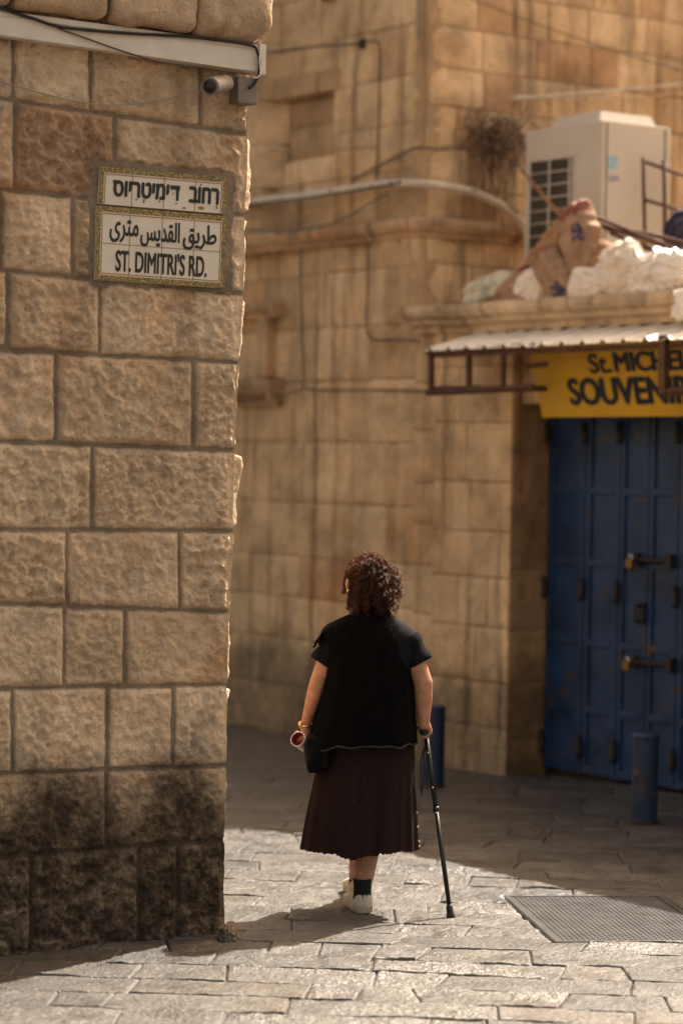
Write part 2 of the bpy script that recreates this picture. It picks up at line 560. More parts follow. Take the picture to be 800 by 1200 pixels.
def pave():
    rnd = random.Random(11)
    a = Acc()
    ang = R(-4.5)
    eu = Vector((math.cos(ang), math.sin(ang), 0))
    ev = Vector((-math.sin(ang), math.cos(ang), 0))
    palette = [(0.066, 0.061, 0.055), (0.058, 0.054, 0.050), (0.077, 0.071, 0.063), (0.047, 0.044, 0.041), (0.066, 0.058, 0.050), (0.043, 0.041, 0.039)]
    vs = [4.0]
    while vs[-1] < 24.5:
        vs.append(vs[-1] + rnd.choice((rnd.uniform(0.20, 0.30), rnd.uniform(0.28, 0.42))))
    def edge(r, u):                              # the wandering line between two rows
        return vs[r] + 0.055 * nz(u * 0.45, r * 1.7) + 0.009 * nz(u * 2.3, r * 3.1) + 0.003 * nz(u * 9, r * 2.3)
    for r in range(len(vs) - 1):
        h = vs[r + 1] - vs[r]
        u = -9 - rnd.random() * 0.8
        sk0 = 0.0
        while u < 9:
            L_ = rnd.uniform(0.26, 0.78) if rnd.random() < 0.8 else rnd.uniform(0.16, 0.3)
            sk1 = rnd.gauss(0, 0.03)
            ctr = eu * (u + L_ / 2) + ev * (vs[r] + h / 2)
            near = 8.3 < ctr.y < 14.6 and abs(ctr.x) < 0.175 * ctr.y + 0.5
            res = 0.0125 if near else 0.07
            if not near and not (8 < ctr.y < 21 and abs(ctr.x) < 4.5):
                res = 0.3
            ridged = near and (rnd.random() < 0.12 or (-0.15 < ctr.x < 0.75 and 9.0 < ctr.y < 10.25))
            seed = rnd.uniform(0, 500)
            tilt_u, tilt_v = rnd.gauss(0, 0.004), rnd.gauss(0, 0.006)
            dz = rnd.gauss(0, 0.0016)
            col = mixc(rnd.choice(palette), rnd.choice(palette), rnd.random())
            if ridged:
                col = mixc(col, (0.056, 0.052, 0.048), 0.6)
            worn = rnd.uniform(0.4, 1.7)
            wide = rnd.choice((0.0, 0.0, 0.002, 0.006))
            kx, ky = (knots(L_, res, (0.0, 0.0025, 0.006, 0.011)), knots(h, res, (0.0, 0.0025, 0.006, 0.011))) if near else ([i / 6 for i in range(7)], [i / 6 for i in range(7)]) if res > 0.2 else (knots(L_, res, (0, 0.008, 0.02)), knots(h, res, (0, 0.008, 0.02)))
            nx, ny = len(kx), len(ky)
            P, cols = [], []
            for t in ky:
                for s in kx:
                    uu = lerp(u + sk0 * (t - .5), u + L_ + sk1 * (t - .5), s)
                    vv = lerp(edge(r, uu), edge(r + 1, uu), t)
                    p = eu * uu + ev * vv
                    e = min(s * L_, (1 - s) * L_, t * h, (1 - t) * h)
                    jw = 0.0015 + wide * max(0, nz(uu * 4, vv * 4, seed)) + 0.006 * max(0, nz(uu * 5, vv * 5, 3.3) - 0.15) + 0.0025 * max(0, nz(uu * 15, vv * 15) - 0.1)
                    k = sm(jw * 0.5, jw + (0.004 if near else 0.012), e)
                    hh = -(0.011 if near else 0.006) * (1 - k)
                    hh += k * (dz + tilt_u * (s - .5) * L_ * 2 + tilt_v * (t - .5) * h * 2)
                    if near:
                        hh += k * 0.0045 * worn * fr(uu * 7 + seed, vv * 7, 0, 4)
                        hh += k * 0.0022 * worn * fr(uu * 26 + seed, vv * 26, 1, 3)
                        if ridged:
                            hh += k * 0.0045 * math.sin(vv * 2 * math.pi / 0.05 + 1.2 * nz(uu * 5, vv * 5, seed)) * sm(-.15, .25, nz(uu * 3, vv * 3, seed) + 0.1)
                            hh += k * 0.003 * nz(uu * 30, vv * 45, seed)
                    else:
                        hh += k * 0.003 * nz(uu * 3 + seed, vv * 3)
                    if in_cover(p, 0.035):
                        hh = min(hh, -0.03)
                    P.append((p.x, p.y, hh + gz(p.x, p.y)))
                    cols.append(mixc((0.026, 0.021, 0.017) if near else (0.036, 0.031, 0.027), col, sm(jw * 0.3, jw + 0.003, e)))
            a.grid(P, nx, ny, cols)
            u += L_
            sk0 = sk1
    o = a.build('pavement', M_pave)
    o['kind'] = 'structure'
pave()

# ------------------------------------------------------------------ a field of dressed stone
def stone(a, pos, q, seed, col, mortar, res=0.01, joint=0.009, jd=0.014, margin=0.025, boss=0.02, rough=0.008, round_=0.012, open_right=False, open_left=False, fine=22.0, patch=None, dz=None):
    """one block: q = (u,z) of bl, br, tr, tl; pos(u,z,h) -> world point, h = relief"""
    bl, br, tr, tl = q
    w = ((br[0] - bl[0]) + (tr[0] - tl[0])) / 2
    h = ((tl[1] - bl[1]) + (tr[1] - br[1])) / 2
    kx, ky = knots(w, res), knots(h, res)
    nx, ny = len(kx), len(ky)
    P, cols = [], []
    tu, tz = 0.010 * nz(seed, 1.5) , 0.008 * nz(seed, 7.7)
    for t in ky:
        for s in kx:
            u = lerp(lerp(bl[0], br[0], s), lerp(tl[0], tr[0], s), t)
            z = lerp(lerp(bl[1], br[1], s), lerp(tl[1], tr[1], s), t)
            es = [t * h, (1 - t) * h]
            if not open_left:
                es.append(s * w)
            if not open_right:
                es.append((1 - s) * w)
            e = min(es)
            jh = joint * (0.55 + 0.5 * abs(nz(u * 9, z * 9, 5.0)) + 0.9 * max(0, nz(u * 17, z * 17, seed)))
            k = sm(jh * 0.6, jh + round_, e)
            ea = min(e, s * w if open_left else 9, (1 - s) * w if open_right else 9)
            bk = sm(margin * (0.5 + 0.6 * abs(nz(u * 7, z * 7, seed))), margin * 2.2 + 0.012, ea)
            rel = boss * bk * (0.55 + 0.9 * nz(u * 4.3 + seed, z * 4.3, 0.3)) + rough * (0.25 + 0.75 * bk) * fr(u * fine + seed, z * fine, 0.0, 4)
            rel += rough * 1.5 * bk * (0.35 - abs(fr(u * fine * .5, z * fine * .5, seed, 3)))
            if res < 0.02:
                rel += rough * 0.42 * bk * fr(u * fine * 2.1, z * fine * 2.1, seed + 3, 3)
            hh = -jd * (1 - k) + k * (rel + tu * (s - .5) * 2 + tz * (t - .5) * 2 if not (open_left or open_right) else rel)
            kc = sm(jh * 0.7, jh + 0.004, e)
            if patch:
                pk = patch(u, z)
                hh = lerp(hh, 0.006 + 0.003 * fr(u * 20, z * 20, 2, 3), pk)
                kc *= 1 - pk
            if dz:
                hh += dz(u, z)
            P.append(pos(u, z, hh, s, t))
            cols.append(mixc(mortar, col, kc))
    a.grid(P, nx, ny, cols)

# ------------------------------------------------------------------ near building (left)
W0 = gnd(262, 1092)                                  # foot of the corner
def wl(px, py, v=0.0):                               # picture point -> point on the near wall, v metres proud
    return hit(px, py, W0 + N1 * v, N1)
def uz(p):
    d = p - W0
    return d.dot(D1), d.z
def near_pos(u, z, h):
    return W0 + D1 * u + Z * z + N1 * h

near = thing('corner_building', W0, 'near limestone corner building carrying the street name signs', 'building')
LINES = [(-118, -80), (-12, 24), (115, 157), (221, 252), (316, 345), (410, 424), (517, 528), (621, 622), (707, 717), (807, 802), (907, 897), (1004, 984), (1128, 1100)]
CORN = [(-80, 297), (24, 295), (157, 291), (252, 287), (345, 285), (424, 280), (528, 275), (622, 273), (717, 268), (802, 266), (897, 265), (984, 263), (1100, 262)]
VERT = [[60, 190], [107, 235], [18, 135], [86, 108], [10, 118], [66, 227], [109], [79, 211], [147], [16, 126, 204], [125], [37, 163, 209]]
PALE = [(0.60, 0.455, 0.31), (0.55, 0.41, 0.275), (0.63, 0.485, 0.34), (0.52, 0.385, 0.255), (0.58, 0.435, 0.30)]
MORT = (0.235, 0.175, 0.122)
cornu = [uz(wl(c[1], c[0])) for c in CORN]

def corner_u(z):
    for (u0, z0), (u1, z1) in zip(cornu[1:], cornu[:-1]):
        if z0 <= z <= z1:
            return lerp(u0, u1, (z - z0) / (z1 - z0))
    return cornu[-1][0] if z < cornu[-1][1] else cornu[0][0] + 0.01

joint_z = [c[1] for c in cornu]
def chip(z):
    d = min(abs(z - q) for q in joint_z)
    return 0.006 * fr(z * 9, 3.7, 0, 4) - 0.006 * (1 - sm(0.0, 0.02, d))

sg = [uz(wl(105, 184)), uz(wl(274, 205)), uz(wl(271, 346)), uz(wl(101, 335))]
def sign_patch(u, z):
    x0 = lerp(sg[3][0], sg[0][0], 0.5); x1 = lerp(sg[1][0], sg[2][0], 0.5)
    z1 = sg[0][1]; z0 = sg[3][1]
    wob = 0.018 * fr(u * 13, z * 13, 9, 3)
    d = min(u - x0, x1 - u, z - z0, z1 - z) + wob
    return sm(-0.004, 0.008, d)

def near_wall():
    rnd = random.Random(5)
    a = Acc()
    nrow = len(LINES) - 1
    for r in range(nrow):
        top, bot = LINES[r], LINES[r + 1]
        xs = list(VERT[r])
        # stones out of the picture to the left
        x = xs[0]
        left = []
        while x > -420:
            x -= rnd.uniform(70, 150)
            left.append(x)
        xs = sorted(left) + xs
        ct, cb = CORN[r][1], CORN[r + 1][1]
        def pt(px, side):
            ln, cx = (top, ct) if side else (bot, cb)
            return uz(wl(px, lerp(ln[0], ln[1], px / cx)))
        edges = xs + [None]
        for i in range(len(xs)):
            x0, x1 = edges[i], edges[i + 1]
            last = x1 is None
            bl, tl = pt(x0, 0), pt(x0, 1)
            br, tr = (pt(cb, 0), pt(ct, 1)) if last else (pt(x1, 0), pt(x1, 1))
            if r == nrow - 1:
                bl, br = (bl[0], -0.06), (br[0], -0.06)
            col = rnd.choice(PALE)
            col = mixc(col, (0.40, 0.25, 0.14), rnd.random() * 0.35)
            if r == 2 and x0 == 18:
                col = (0.42, 0.265, 0.165)
            vis = (x1 is None) or x1 > -8
            boss = rnd.uniform(0.012, 0.026) if r < 8 else rnd.uniform(0.004, 0.012)
            rough = rnd.choice((rnd.uniform(0.009, 0.014), rnd.uniform(0.014, 0.024))) if r < 8 else rnd.uniform(0.005, 0.011)
            fine_ = rnd.uniform(22, 40)
            if rough > 0.014: fine_ = rnd.uniform(13, 26)
            if r == nrow - 1:
                rough, boss = 0.012, 0.010
            ctop, cbot = tr, br
            def pos(u, z, h, s, t, last=last):
                c = 0.0
                if last:
                    c = 0.0
                    kk = sm(0.88, 1.0, s)
                    h = h * (1 - sm(0.90, 1.0, s))
                    p = W0 + D1 * u + Z * z + N1 * h
                    return p + (D1 + N1) * 0.7 * chip(z) * kk
                return W0 + D1 * u + Z * z + N1 * h
            stone(a, pos, (bl, br, tr, tl), rnd.uniform(0, 99), col, MORT, res=0.0065 if vis else 0.03,
                  joint=rnd.uniform(0.010, 0.017), jd=0.009, margin=0.010, round_=0.006, boss=boss, rough=rough, fine=fine_, open_right=last,
                  patch=sign_patch if r in (2, 3, 4) and vis else None)
    # the sunlit flank, seen only in profile: rock-faced stones
    for r in range(nrow):
        z1, z0 = cornu[r][1], (cornu[r + 1][1] if r < nrow - 1 else -0.06)
        d = 0.0
        first = True
        while d < 3.2:
            L_ = rnd.uniform(0.35, 0.75)
            boss = (0.01, 0.012, 0.055, 0.026, 0.04, 0.035, 0.065, 0.024, 0.026, 0.022, 0.018, 0.016, 0.012)[r] if first else rnd.uniform(0.02, 0.04)
            def pos(u, z, h, s, t, first=first):
                c = corner_u(z)
                if first:
                    h = h * sm(-0.004, 0.030, u)
                p = W0 + D1 * (c + h) + D2 * u + Z * z
                if first:
                    p = p + (D1 + N1) * 0.7 * chip(z) * (1 - sm(0.0, 0.12, s))
                return p
            stone(a, pos, ((d, z0), (d + L_, z0), (d + L_, z1), (d, z1)), rnd.uniform(0, 99), rnd.choice(PALE), MORT,
                  res=0.008 if first else 0.035, joint=0.010, margin=0.003 if first else 0.018, boss=boss, rough=0.009 if first else 0.016, fine=11.0, open_left=first, round_=0.02)
            d += L_
            first = False
    # core and the storeys above the picture
    tl = near_pos(-5.2, -0.05, -0.05)
    a.box(near_pos(-5.2, -0.05, -0.10) , D1 * (5.2 + cornu[-1][0] - 0.10), D2 * 3.05, Z * 4.5, MORT)
    a.box(near_pos(-5.2, 4.3, 0.06), D1 * (5.2 + cornu[0][0] - 0.02), D2 * 3.2, Z * 2.2, (0.42, 0.31, 0.21))
    a.build('wall', M_near, near)
near_wall()

def corbels():
    """big rounded stones of the jutting course above the duct"""
    rnd = random.Random(8)
    zb = uz(wl(290, 47, 0.13))[1]
    zl = uz(wl(0, 4, 0.13))[1]
    out = Acc()
    xs = [-420, -260, -110, 20, 132, 236, 331]
    for k in range(len(xs) - 1):
        u0, u1 = uz(wl(xs[k], 20, 0.13))[0], uz(wl(xs[k + 1], 20, 0.13))[0]
        col = mixc(rnd.choice(PALE), (0.36, 0.235, 0.14), 0.45)
        bm = bmesh.new()
        bmesh.ops.create_cube(bm, size=1)
        bmesh.ops.subdivide_edges(bm, edges=list(bm.edges), cuts=26, use_grid_fill=True)
        W_, D_, H_ = (u1 - u0) - 0.008, 0.62, 0.46
        seed = rnd.uniform(0, 50)
        last = k == len(xs) - 2
        for v in bm.verts:
            p = Vector((v.co.x * W_, v.co.y * D_, v.co.z * H_))
            rr = 0.05 if not last else 0.10
            q = Vector((max(-W_ / 2 + rr * .5, min(W_ / 2 - rr, p.x)), max(-D_ / 2 + rr, min(D_ / 2 - rr, p.y)), max(-H_ / 2 + rr, min(H_ / 2 - rr, p.z))))
            d = p - q
            if d.length > 1e-6:
                p = q + d.normalized() * min(d.length, rr)
            g = p.normalized()
            p += g * (0.012 * fr(p.x * 9 + seed, p.y * 9, p.z * 9, 4) + 0.02 * nz(p.x * 4 + seed, p.y * 4, p.z * 4))
            v.co = p
        zz = lerp(zl, zb, (xs[k] + 50) / 340) if xs[k] > 0 else zl
        zz = lerp(zl, zb, max(0, min(1, (xs[k] + xs[k + 1]) / 2 / 290)))
        ctr = near_pos((u0 + u1) / 2, zz + H_ / 2, 0.13 - D_ / 2)
        M = Matrix((D1, -N1, Z)).transposed().to_4x4()
        M.translation = ctr
        out.bm(bm, col, True, M)
    out.build('jutting_course', M_near, near)
corbels()

# foot stone at the corner
def rock(name, ctr, r, label, seed, mat, col, cat='stone', squash=(1, 1, 1), flatbase=None):
    a = Acc()
    bm = bmesh.new()
    bmesh.ops.create_icosphere(bm, subdivisions=5, radius=1)
    for v in bm.verts:
        d = v.co.copy()
        k = 1 + 0.28 * nz(d.x * 1.6 + seed, d.y * 1.6, d.z * 1.6) + 0.14 * fr(d.x * 5 + seed, d.y * 5, d.z * 5, 4)
        v.co = Vector((d.x * squash[0], d.y * squash[1], d.z * squash[2])) * r * k
    a.bm(bm, col, True, Matrix.Translation(Vector(ctr)))
    o = a.build(name, mat)
    return tag(o, label, cat)
g = gnd(265, 1104)
rock('corner_stone', (g.x + 0.005, g.y + 0.08, 0.02), 0.062, 'small rough stone at the foot of the near wall corner', 3.0, M_rock, (0.20, 0.15, 0.11), squash=(0.75, 1.2, 0.75))

# ---- trunking, cables and camera on the near wall
def wl_pts(lst, v):
    return [wl(x, y, v) for x, y in lst]

def smooth_path(pts, k=6):
    """Catmull-Rom through points"""
    pts = [Vector(p) for p in pts]
    if len(pts) < 3:
        return [pts[0].lerp(pts[-1], i / k) for i in range(k + 1)]
    out = []
    for i in range(len(pts) - 1):
        p0, p1, p2, p3 = pts[max(i - 1, 0)], pts[i], pts[i + 1], pts[min(i + 2, len(pts) - 1)]
        for j in range(k):
            t = j / k
            out.append(0.5 * ((2 * p1) + (p2 - p0) * t + (2 * p0 - 5 * p1 + 4 * p2 - p3) * t * t + (3 * p1 - p0 - 3 * p2 + p3) * t ** 3))
    out.append(pts[-1])
    return out

def cable(name, pts, r, mat, label, cat='cable', k=6, n=6, group=None):
    a = Acc()
    a.tube(smooth_path(pts, k), r, n)
    return tag(a.build(name, mat), label, cat, group)

def trunking():
    t = thing('cable_trunking', wl(150, 45, 0.02), 'cream plastic cable trunking running along the top of the near wall', 'cable trunking')
    a = Acc()
    A, B, C_, D_ = wl(-200, -12, 0.03), wl(296, 54, 0.03), wl(296, 87, 0.03), wl(-200, 16, 0.03)
    th = N1 * 0.05
    bm = bmesh.new()
    f = [bm.verts.new(p) for p in (D_, C_, B, A)]
    b = [bm.verts.new(p + th) for p in (D_, C_, B, A)]
    bm.faces.new(f[::-1]); bm.faces.new(b)
    for i in range(4):
        bm.faces.new((f[i], f[(i + 1) % 4], b[(i + 1) % 4], b[i]))
    bmesh.ops.recalc_face_normals(bm, faces=bm.faces)
    bmesh.ops.bevel(bm, geom=list(bm.edges), offset=0.005, segments=2, affect='EDGES')
    a.bm(bm, None, False)
    # lid edge line
    for (x0, y0, x1, y1) in ((-200, 12, 296, 83), (-200, -8, 296, 58)):
        a.tube([wl(x0, y0, 0.0815), wl(x1, y1, 0.0815)], 0.0018, 5)
    a.build('channel', M_white_plastic, t)
    e = Acc()
    P = [wl(295, 53, 0.028), wl(304, 54.5, 0.028), wl(303, 90, 0.028), wl(294, 88.5, 0.028)]
    th = N1 * 0.057
    bm = bmesh.new()
    f = [bm.verts.new(p) for p in P]
    b = [bm.verts.new(p + th) for p in P]
    bm.faces.new(f); bm.faces.new(b[::-1])
    for i in range(4):
        bm.faces.new((f[(i + 1) % 4], f[i], b[i], b[(i + 1) % 4]))
    bmesh.ops.recalc_face_normals(bm, faces=bm.faces)
    bmesh.ops.bevel(bm, geom=list(bm.edges), offset=0.004, segments=2, affect='EDGES')
    e.bm(bm, None, False)
    e.build('end_cap', M_white_plastic, t)
trunking()
cable('cable', wl_pts([(-60, -14), (0, 9), (40, 22), (75, 32), (150, 39), (220, 43), (290, 52), (302, 62), (304, 82), (299, 97), (292, 103)], 0.092), 0.0065, M_black_rubber,
      'thick black cable sagging across the cream trunking')
cable('cable', wl_pts([(68, 33), (110, 48), (150, 62), (190, 73), (240, 80), (293, 87)], 0.089), 0.0035, M_brown_cable,
      'thin brown cable dropping diagonally across the cream trunking')
cable('cable', wl_pts([(-20, 88), (20, 101), (60, 112), (100, 121), (140, 123), (180, 119), (215, 111), (243, 103)], 0.035), 0.003, M_grey_cable,
      'thin pale wire sagging over the stones to the security camera')
cable('cable', wl_pts([(297, 50), (303, 47), (305, 55), (304, 70), (305, 85), (301, 91), (296, 90)], 0.10), 0.0028, M_paper,
      'white wire looped round the end of the cream trunking')

def camera_box():
    t = thing('security_camera', wl(266, 108, 0.03), 'small grey security camera with junction box under the cream trunking', 'security camera')
    a = Acc()
    o = wl(266, 123, 0.0)
    X = (wl(289, 125, 0) - o)
    a.box(o + N1 * 0.0, X, N1 * 0.085, Z * 0.112, None, 0.006)
    a.build('junction_box', M_cam_box, t)
    b = Acc()
    c0, c1 = wl(267, 97, 0.085), wl(246, 101, 0.17)
    ax = (c1 - c0).normalized()
    b.tube([c0, c0 + ax * 0.012, c1 - ax * 0.012, c1 - ax * .002, c1], [0.026, 0.034, 0.038, 0.038, 0.034], 20)
    b.build('housing', M_cam_grey, t)
    l = Acc()
    l.tube([c1 + ax * 0.0005, c1 + ax * 0.005, c1 + ax * 0.008], [0.029, 0.028, 0.018], 20)
    l.build('lens', M_lens, t)
    br = Acc()
    br.tube(smooth_path([wl(272, 104, 0.0), wl(271, 100, 0.05), wl(266, 97, 0.09)], 5), 0.012, 10)
    br.build('bracket', M_cam_grey, t)
camera_box()

# ------------------------------------------------------------------ lettering
def text_mesh(body, bold=0.0):
    cu = bpy.data.curves.new('lettering', 'FONT')
    cu.body = body
    cu.size = 1.0
    cu.offset = bold
    cu.resolution_u = 6
    o = bpy.data.objects.new('lettering', cu)
    C.objects.link(o)
    dg = bpy.context.evaluated_depsgraph_get()
    dg.update()
    me = bpy.data.meshes.new_from_object(o.evaluated_get(dg))
    vs = [v.co.copy() for v in me.vertices]
    fs = [tuple(p.vertices) for p in me.polygons]
    bpy.data.objects.remove(o)
    bpy.data.curves.remove(cu)
    bpy.data.meshes.remove(me)
    return vs, fs

def put_text(acc, body, fn, bold=0.0, box=(0, 1, 0, 1), shear=0.0, thick=0.002):
    """map the text bounding box to box=(x0,x1,y0,y1) and every point through fn(x,y,h)"""
    vs, fs = text_mesh(body, 0.0)
    if not vs:
        return
    if bold:
        k = bold
        for n_, (ox, oy) in enumerate(((-k, 0), (k, 0), (0, k), (0, -k), (-k * .7, -k * .7), (k * .7, k * .7))):
            put_text(acc, body, lambda x, y, h, ox=ox, oy=oy, n_=n_: fn(x + ox * (box[1] - box[0]) / max(1, len(body)) , y + oy * 0.5 * (box[3] - box[2]), h + 0.00012 * (n_ + 1)), 0.0, box, shear, thick)
    x0, x1 = min(v.x for v in vs), max(v.x for v in vs)
    y0, y1 = min(v.y for v in vs), max(v.y for v in vs)
    P = []
    for v in vs:
        s, t = (v.x - x0) / (x1 - x0), (v.y - y0) / (y1 - y0)
        P.append((lerp(box[0], box[1], s) + shear * (t - .5), lerp(box[2], box[3], t)))
    n = len(P)
    cnt = {}
    for f in fs:
        for i in range(len(f)):
            e = (f[i], f[(i + 1) % len(f)])
            cnt[tuple(sorted(e))] = cnt.get(tuple(sorted(e)), 0) + 1
    F = list(fs)
    for f in fs:
        for i in range(len(f)):
            e = (f[i], f[(i + 1) % len(f)])
            if cnt[tuple(sorted(e))] == 1:
                F.append((e[1], e[0], e[0] + n, e[1] + n))
    acc.add([fn(x, y, thick) for x, y in P] + [fn(x, y, -0.001) for x, y in P], F, None, False)

# ------------------------------------------------------------------ the two tile signs
def tile_sign(quad, label, lines, tiles, top_border, dots=()):
    """quad: tl,tr,br,bl picture points on the near wall"""
    V0 = 0.012
    q = [wl(x, y, V0) for x, y in quad]
    def fn(x, y, h):                              # x 0..1 left to right, y 0..1 bottom to top
        p = (q[3].lerp(q[2], x)).lerp(q[0].lerp(q[1], x), y)
        return p + N1 * h
    Wd, Hd = (q[1] - q[0]).length, (q[0] - q[3]).length
    t = thing('street_sign', (q[2] + q[3]) / 2, label, 'street sign')
    a = Acc()
    a.box(fn(0, 0, -0.012), q[2] - q[3], N1 * 0.020, q[0] - q[3], None, 0.0015)
    a.build('tile_panel', M_tile, t)
    bw = 0.022
    bx, by = bw / Wd, bw / Hd
    b = Acc()
    def slab(acc, x0, x1, y0, y1, h0, h1):
        c = [(x0, y0), (x1, y0), (x1, y1), (x0, y1)]
        acc.add([fn(x, y, h0) for x, y in c] + [fn(x, y, h1) for x, y in c], [(4, 5, 6, 7), (0, 1, 5, 4), (1, 2, 6, 5), (2, 3, 7, 6), (3, 0, 4, 7)], None, False)
    lo = 0.0 if top_border != 'top' else 0.0
    slab(b, 0, 1, 1 - by, 1, 0.007, 0.0100)
    if top_border != 'top':
        slab(b, 0, 1, 0, by, 0.007, 0.0100)
        y0 = by
    else:
        y0 = 0.0
    slab(b, 0, bx * .8, y0, 1 - by, 0.007, 0.0100)
    slab(b, 1 - bx * .8, 1, y0, 1 - by, 0.007, 0.0100)
    b.build('patterned_border', M_border, t)
    r = Acc()
    lw, lh = 0.0035 / Wd, 0.0035 / Hd
    xi0, xi1, yi0, yi1 = bx * .8 + lw * 1.5, 1 - bx * .8 - lw * 1.5, (y0 + lh * 1.5 if y0 else 0.0), 1 - by - lh * 1.5
    slab(r, xi0, xi1, yi1 - lh, yi1, 0.007, 0.0095)
    if y0:
        slab(r, xi0, xi1, yi0, yi0 + lh, 0.007, 0.0095)
    slab(r, xi0, xi0 + lw, yi0, yi1, 0.007, 0.0093)
    slab(r, xi1 - lw, xi1, yi0, yi1, 0.007, 0.0093)
    r.build('red_line', M_redline, t)
    gr = Acc()
    nx, ny = tiles
    for i in range(1, nx):
        slab(gr, i / nx - .0018 / Wd, i / nx + .0018 / Wd, y0, 1 - by, 0.007, 0.0089)
    for j in range(1, ny):
        slab(gr, bx, 1 - bx, j / ny - .0018 / Hd, j / ny + .0018 / Hd, 0.007, 0.0086)
    gr.build('grout', M_grout, t)
    k = Acc()
    for n_, (body, box, bold, shear) in enumerate(lines):
        put_text(k, body, lambda x, y, h: fn(x, y, 0.0090 + h), bold, box, shear, 0.0014)
        if body[0] == '\ufed6':                 # the Arabic line is done, English follows
            k.build('lettering', M_ink, t)
            k = Acc()
    if dots:                                      # dalet: a broad roof and a leg
        for dq in (((0.546, 0.655), (0.551, 0.545), (0.624, 0.545), (0.624, 0.655)), ((0.595, 0.56), (0.598, 0.25), (0.616, 0.25), (0.618, 0.56))):
            k.add([fn(x, y, 0.0103) for x, y in dq], [(0, 1, 2, 3)], None, False)
    for x, y, rx in dots:
        P = []
        for i in range(10):
            g = 2 * math.pi * i / 10
            P.append(fn(x + rx * math.cos(g) / Wd, y + rx * math.sin(g) / Hd, 0.0104))
        k.add(P, [tuple(range(10))], None, False)
    k.build('lettering', M_ink, t)
    if dots:
        ms_ = plain('rust_stain', (0.36, 0.15, 0.06), 0.6, var=0.35, scale=60, bump=0)
        for x, y, rx, ry in ((0.80, 0.11, .017, .008), (0.665, 0.07, .011, .005)):
            st_ = Acc()
            st_.add([fn(x + rx * (1 + .25 * nz(i * 1.7, x)) * math.cos(i * .449) / Wd, y + ry * (1 + .3 * nz(i * 2.1, y)) * math.sin(i * .449) / Hd, 0.0085) for i in range(14)], [tuple(range(14))], None, False)
            st_.build('rust_stain', ms_, t)
    return t, fn

HEB = '\u05e1\u05d5\u05d9\u05e8\u05d8\u05d9\u05de\u05d9'
HEB2 = '\u05d1\u05d5\u05d7\u05e8'
ARA1 = '\ufeef\ufeae\ufe98\ufee3'
ARA2 = '\ufeb2\ufef3\ufeaa\ufed8\ufedf\ufe8d'
ARA3 = '\ufed6\ufef3\ufeae\ufec3'
HEBREW_DOTS = [(0.285, 0.19, .0035), (0.345, 0.19, .0035), (0.345, 0.14, .0035), (0.465, 0.19, .0035), (0.600, 0.18, .0035),
               (0.925, 0.19, .0035), (0.925, 0.14, .0035), (0.790, 0.73, .0035), (0.193, 0.45, .0035), (0.572, 0.44, .0035)]
tile_sign([(117, 195), (265, 208), (263, 251), (115, 239)], 'upper glazed tile street sign with Hebrew lettering', [
    (HEB, (0.105, 0.535, 0.25, 0.66), 0.09, 0), (HEB2, (0.705, 0.935, 0.25, 0.66), 0.09, 0)], (4, 1), 'top', HEBREW_DOTS)
tile_sign([(113, 241), (264, 253.5), (261, 338), (111, 328)], 'lower glazed tile street sign with Arabic and English lettering', [
    (ARA1, (0.10, 0.315, 0.53, 0.83), 0.035, 0), (ARA2, (0.335, 0.635, 0.50, 0.85), 0.035, 0), (ARA3, (0.665, 0.925, 0.50, 0.85), 0.035, 0),
    ("ST. DIMITRI'S RD.", (0.15, 0.855, 0.14, 0.425), 0.05, 0)], (4, 2), 'both')

# ------------------------------------------------------------------ far building and shop
F0 = gnd(600, 905)
CC = hit(487, 800, F0, NF)
CC.z = 0
def fpos(u, z, v=0.0):                      # u to the right along the shop front, v outwards
    return CC + N1 * u + NF * v + Z * z
def fac(px, py, v=0.0):
    d = hit(px, py, F0 + NF * v, NF) - CC
    return d.dot(N1), d.z
def fp(px, py, v=0.0):
    return hit(px, py, F0 + NF * v, NF)
def dpos(u, z, v=0.0):                      # on the upper wall going back to the right; v outwards
    return CC + D1 * u + N1 * v + Z * z
def dw(px, py, v=0.0):
    return hit(px, py, CC + N1 * v, N1)
def duz(px, py, v=0.0):
    d = dw(px, py, v) - CC
    return d.dot(D1), d.z

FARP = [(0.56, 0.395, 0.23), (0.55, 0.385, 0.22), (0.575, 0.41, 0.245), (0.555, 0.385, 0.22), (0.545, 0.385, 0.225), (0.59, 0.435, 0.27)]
FMORT = (0.34, 0.225, 0.13)
Z_COR = fac(480, 272)[1]                   # under the string course
Z_ROOF = fac(600, 352)[1]
far = thing('stone_building', CC, 'tall golden limestone building behind the woman with string course and blind window', 'building')

bw_a, bw_b = fac(331, 190), fac(396, 106)
def blind(u, z):
    return bw_a[0] < u < bw_b[0] and bw_a[1] < z < bw_b[1]

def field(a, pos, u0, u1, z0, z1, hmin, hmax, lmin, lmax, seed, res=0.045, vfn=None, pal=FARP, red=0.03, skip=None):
    rnd = random.Random(seed)
    z = z0
    while z < z1 - 0.02:
        h = rnd.uniform(hmin, hmax)
        if z + h > z1 - hmin * 0.6:
            h = z1 - z
        u = u0
        while u < u1 - 0.01:
            L_ = rnd.uniform(lmin, lmax)
            if u + L_ > u1 - lmin * 0.5:
                L_ = u1 - u
            col = mixc(rnd.choice(pal), rnd.choice(pal), rnd.random())
            if rnd.random() < red:
                col = mixc(col, (0.36, 0.18, 0.09), 0.5)
            if rnd.random() < 0.08:
                col = mixc(col, (0.24, 0.15, 0.085), 0.35)
            if not (skip and skip(u + L_ / 2, z + h / 2)):
                stone(a, pos, ((u, z), (u + L_, z), (u + L_, z + h), (u, z + h)), rnd.uniform(0, 99), col, FMORT, res=res, joint=0.0055, jd=0.006,
                      margin=0.02, boss=0.007, rough=0.010, round_=0.008, fine=10, dz=vfn)
            u += L_
        z += h

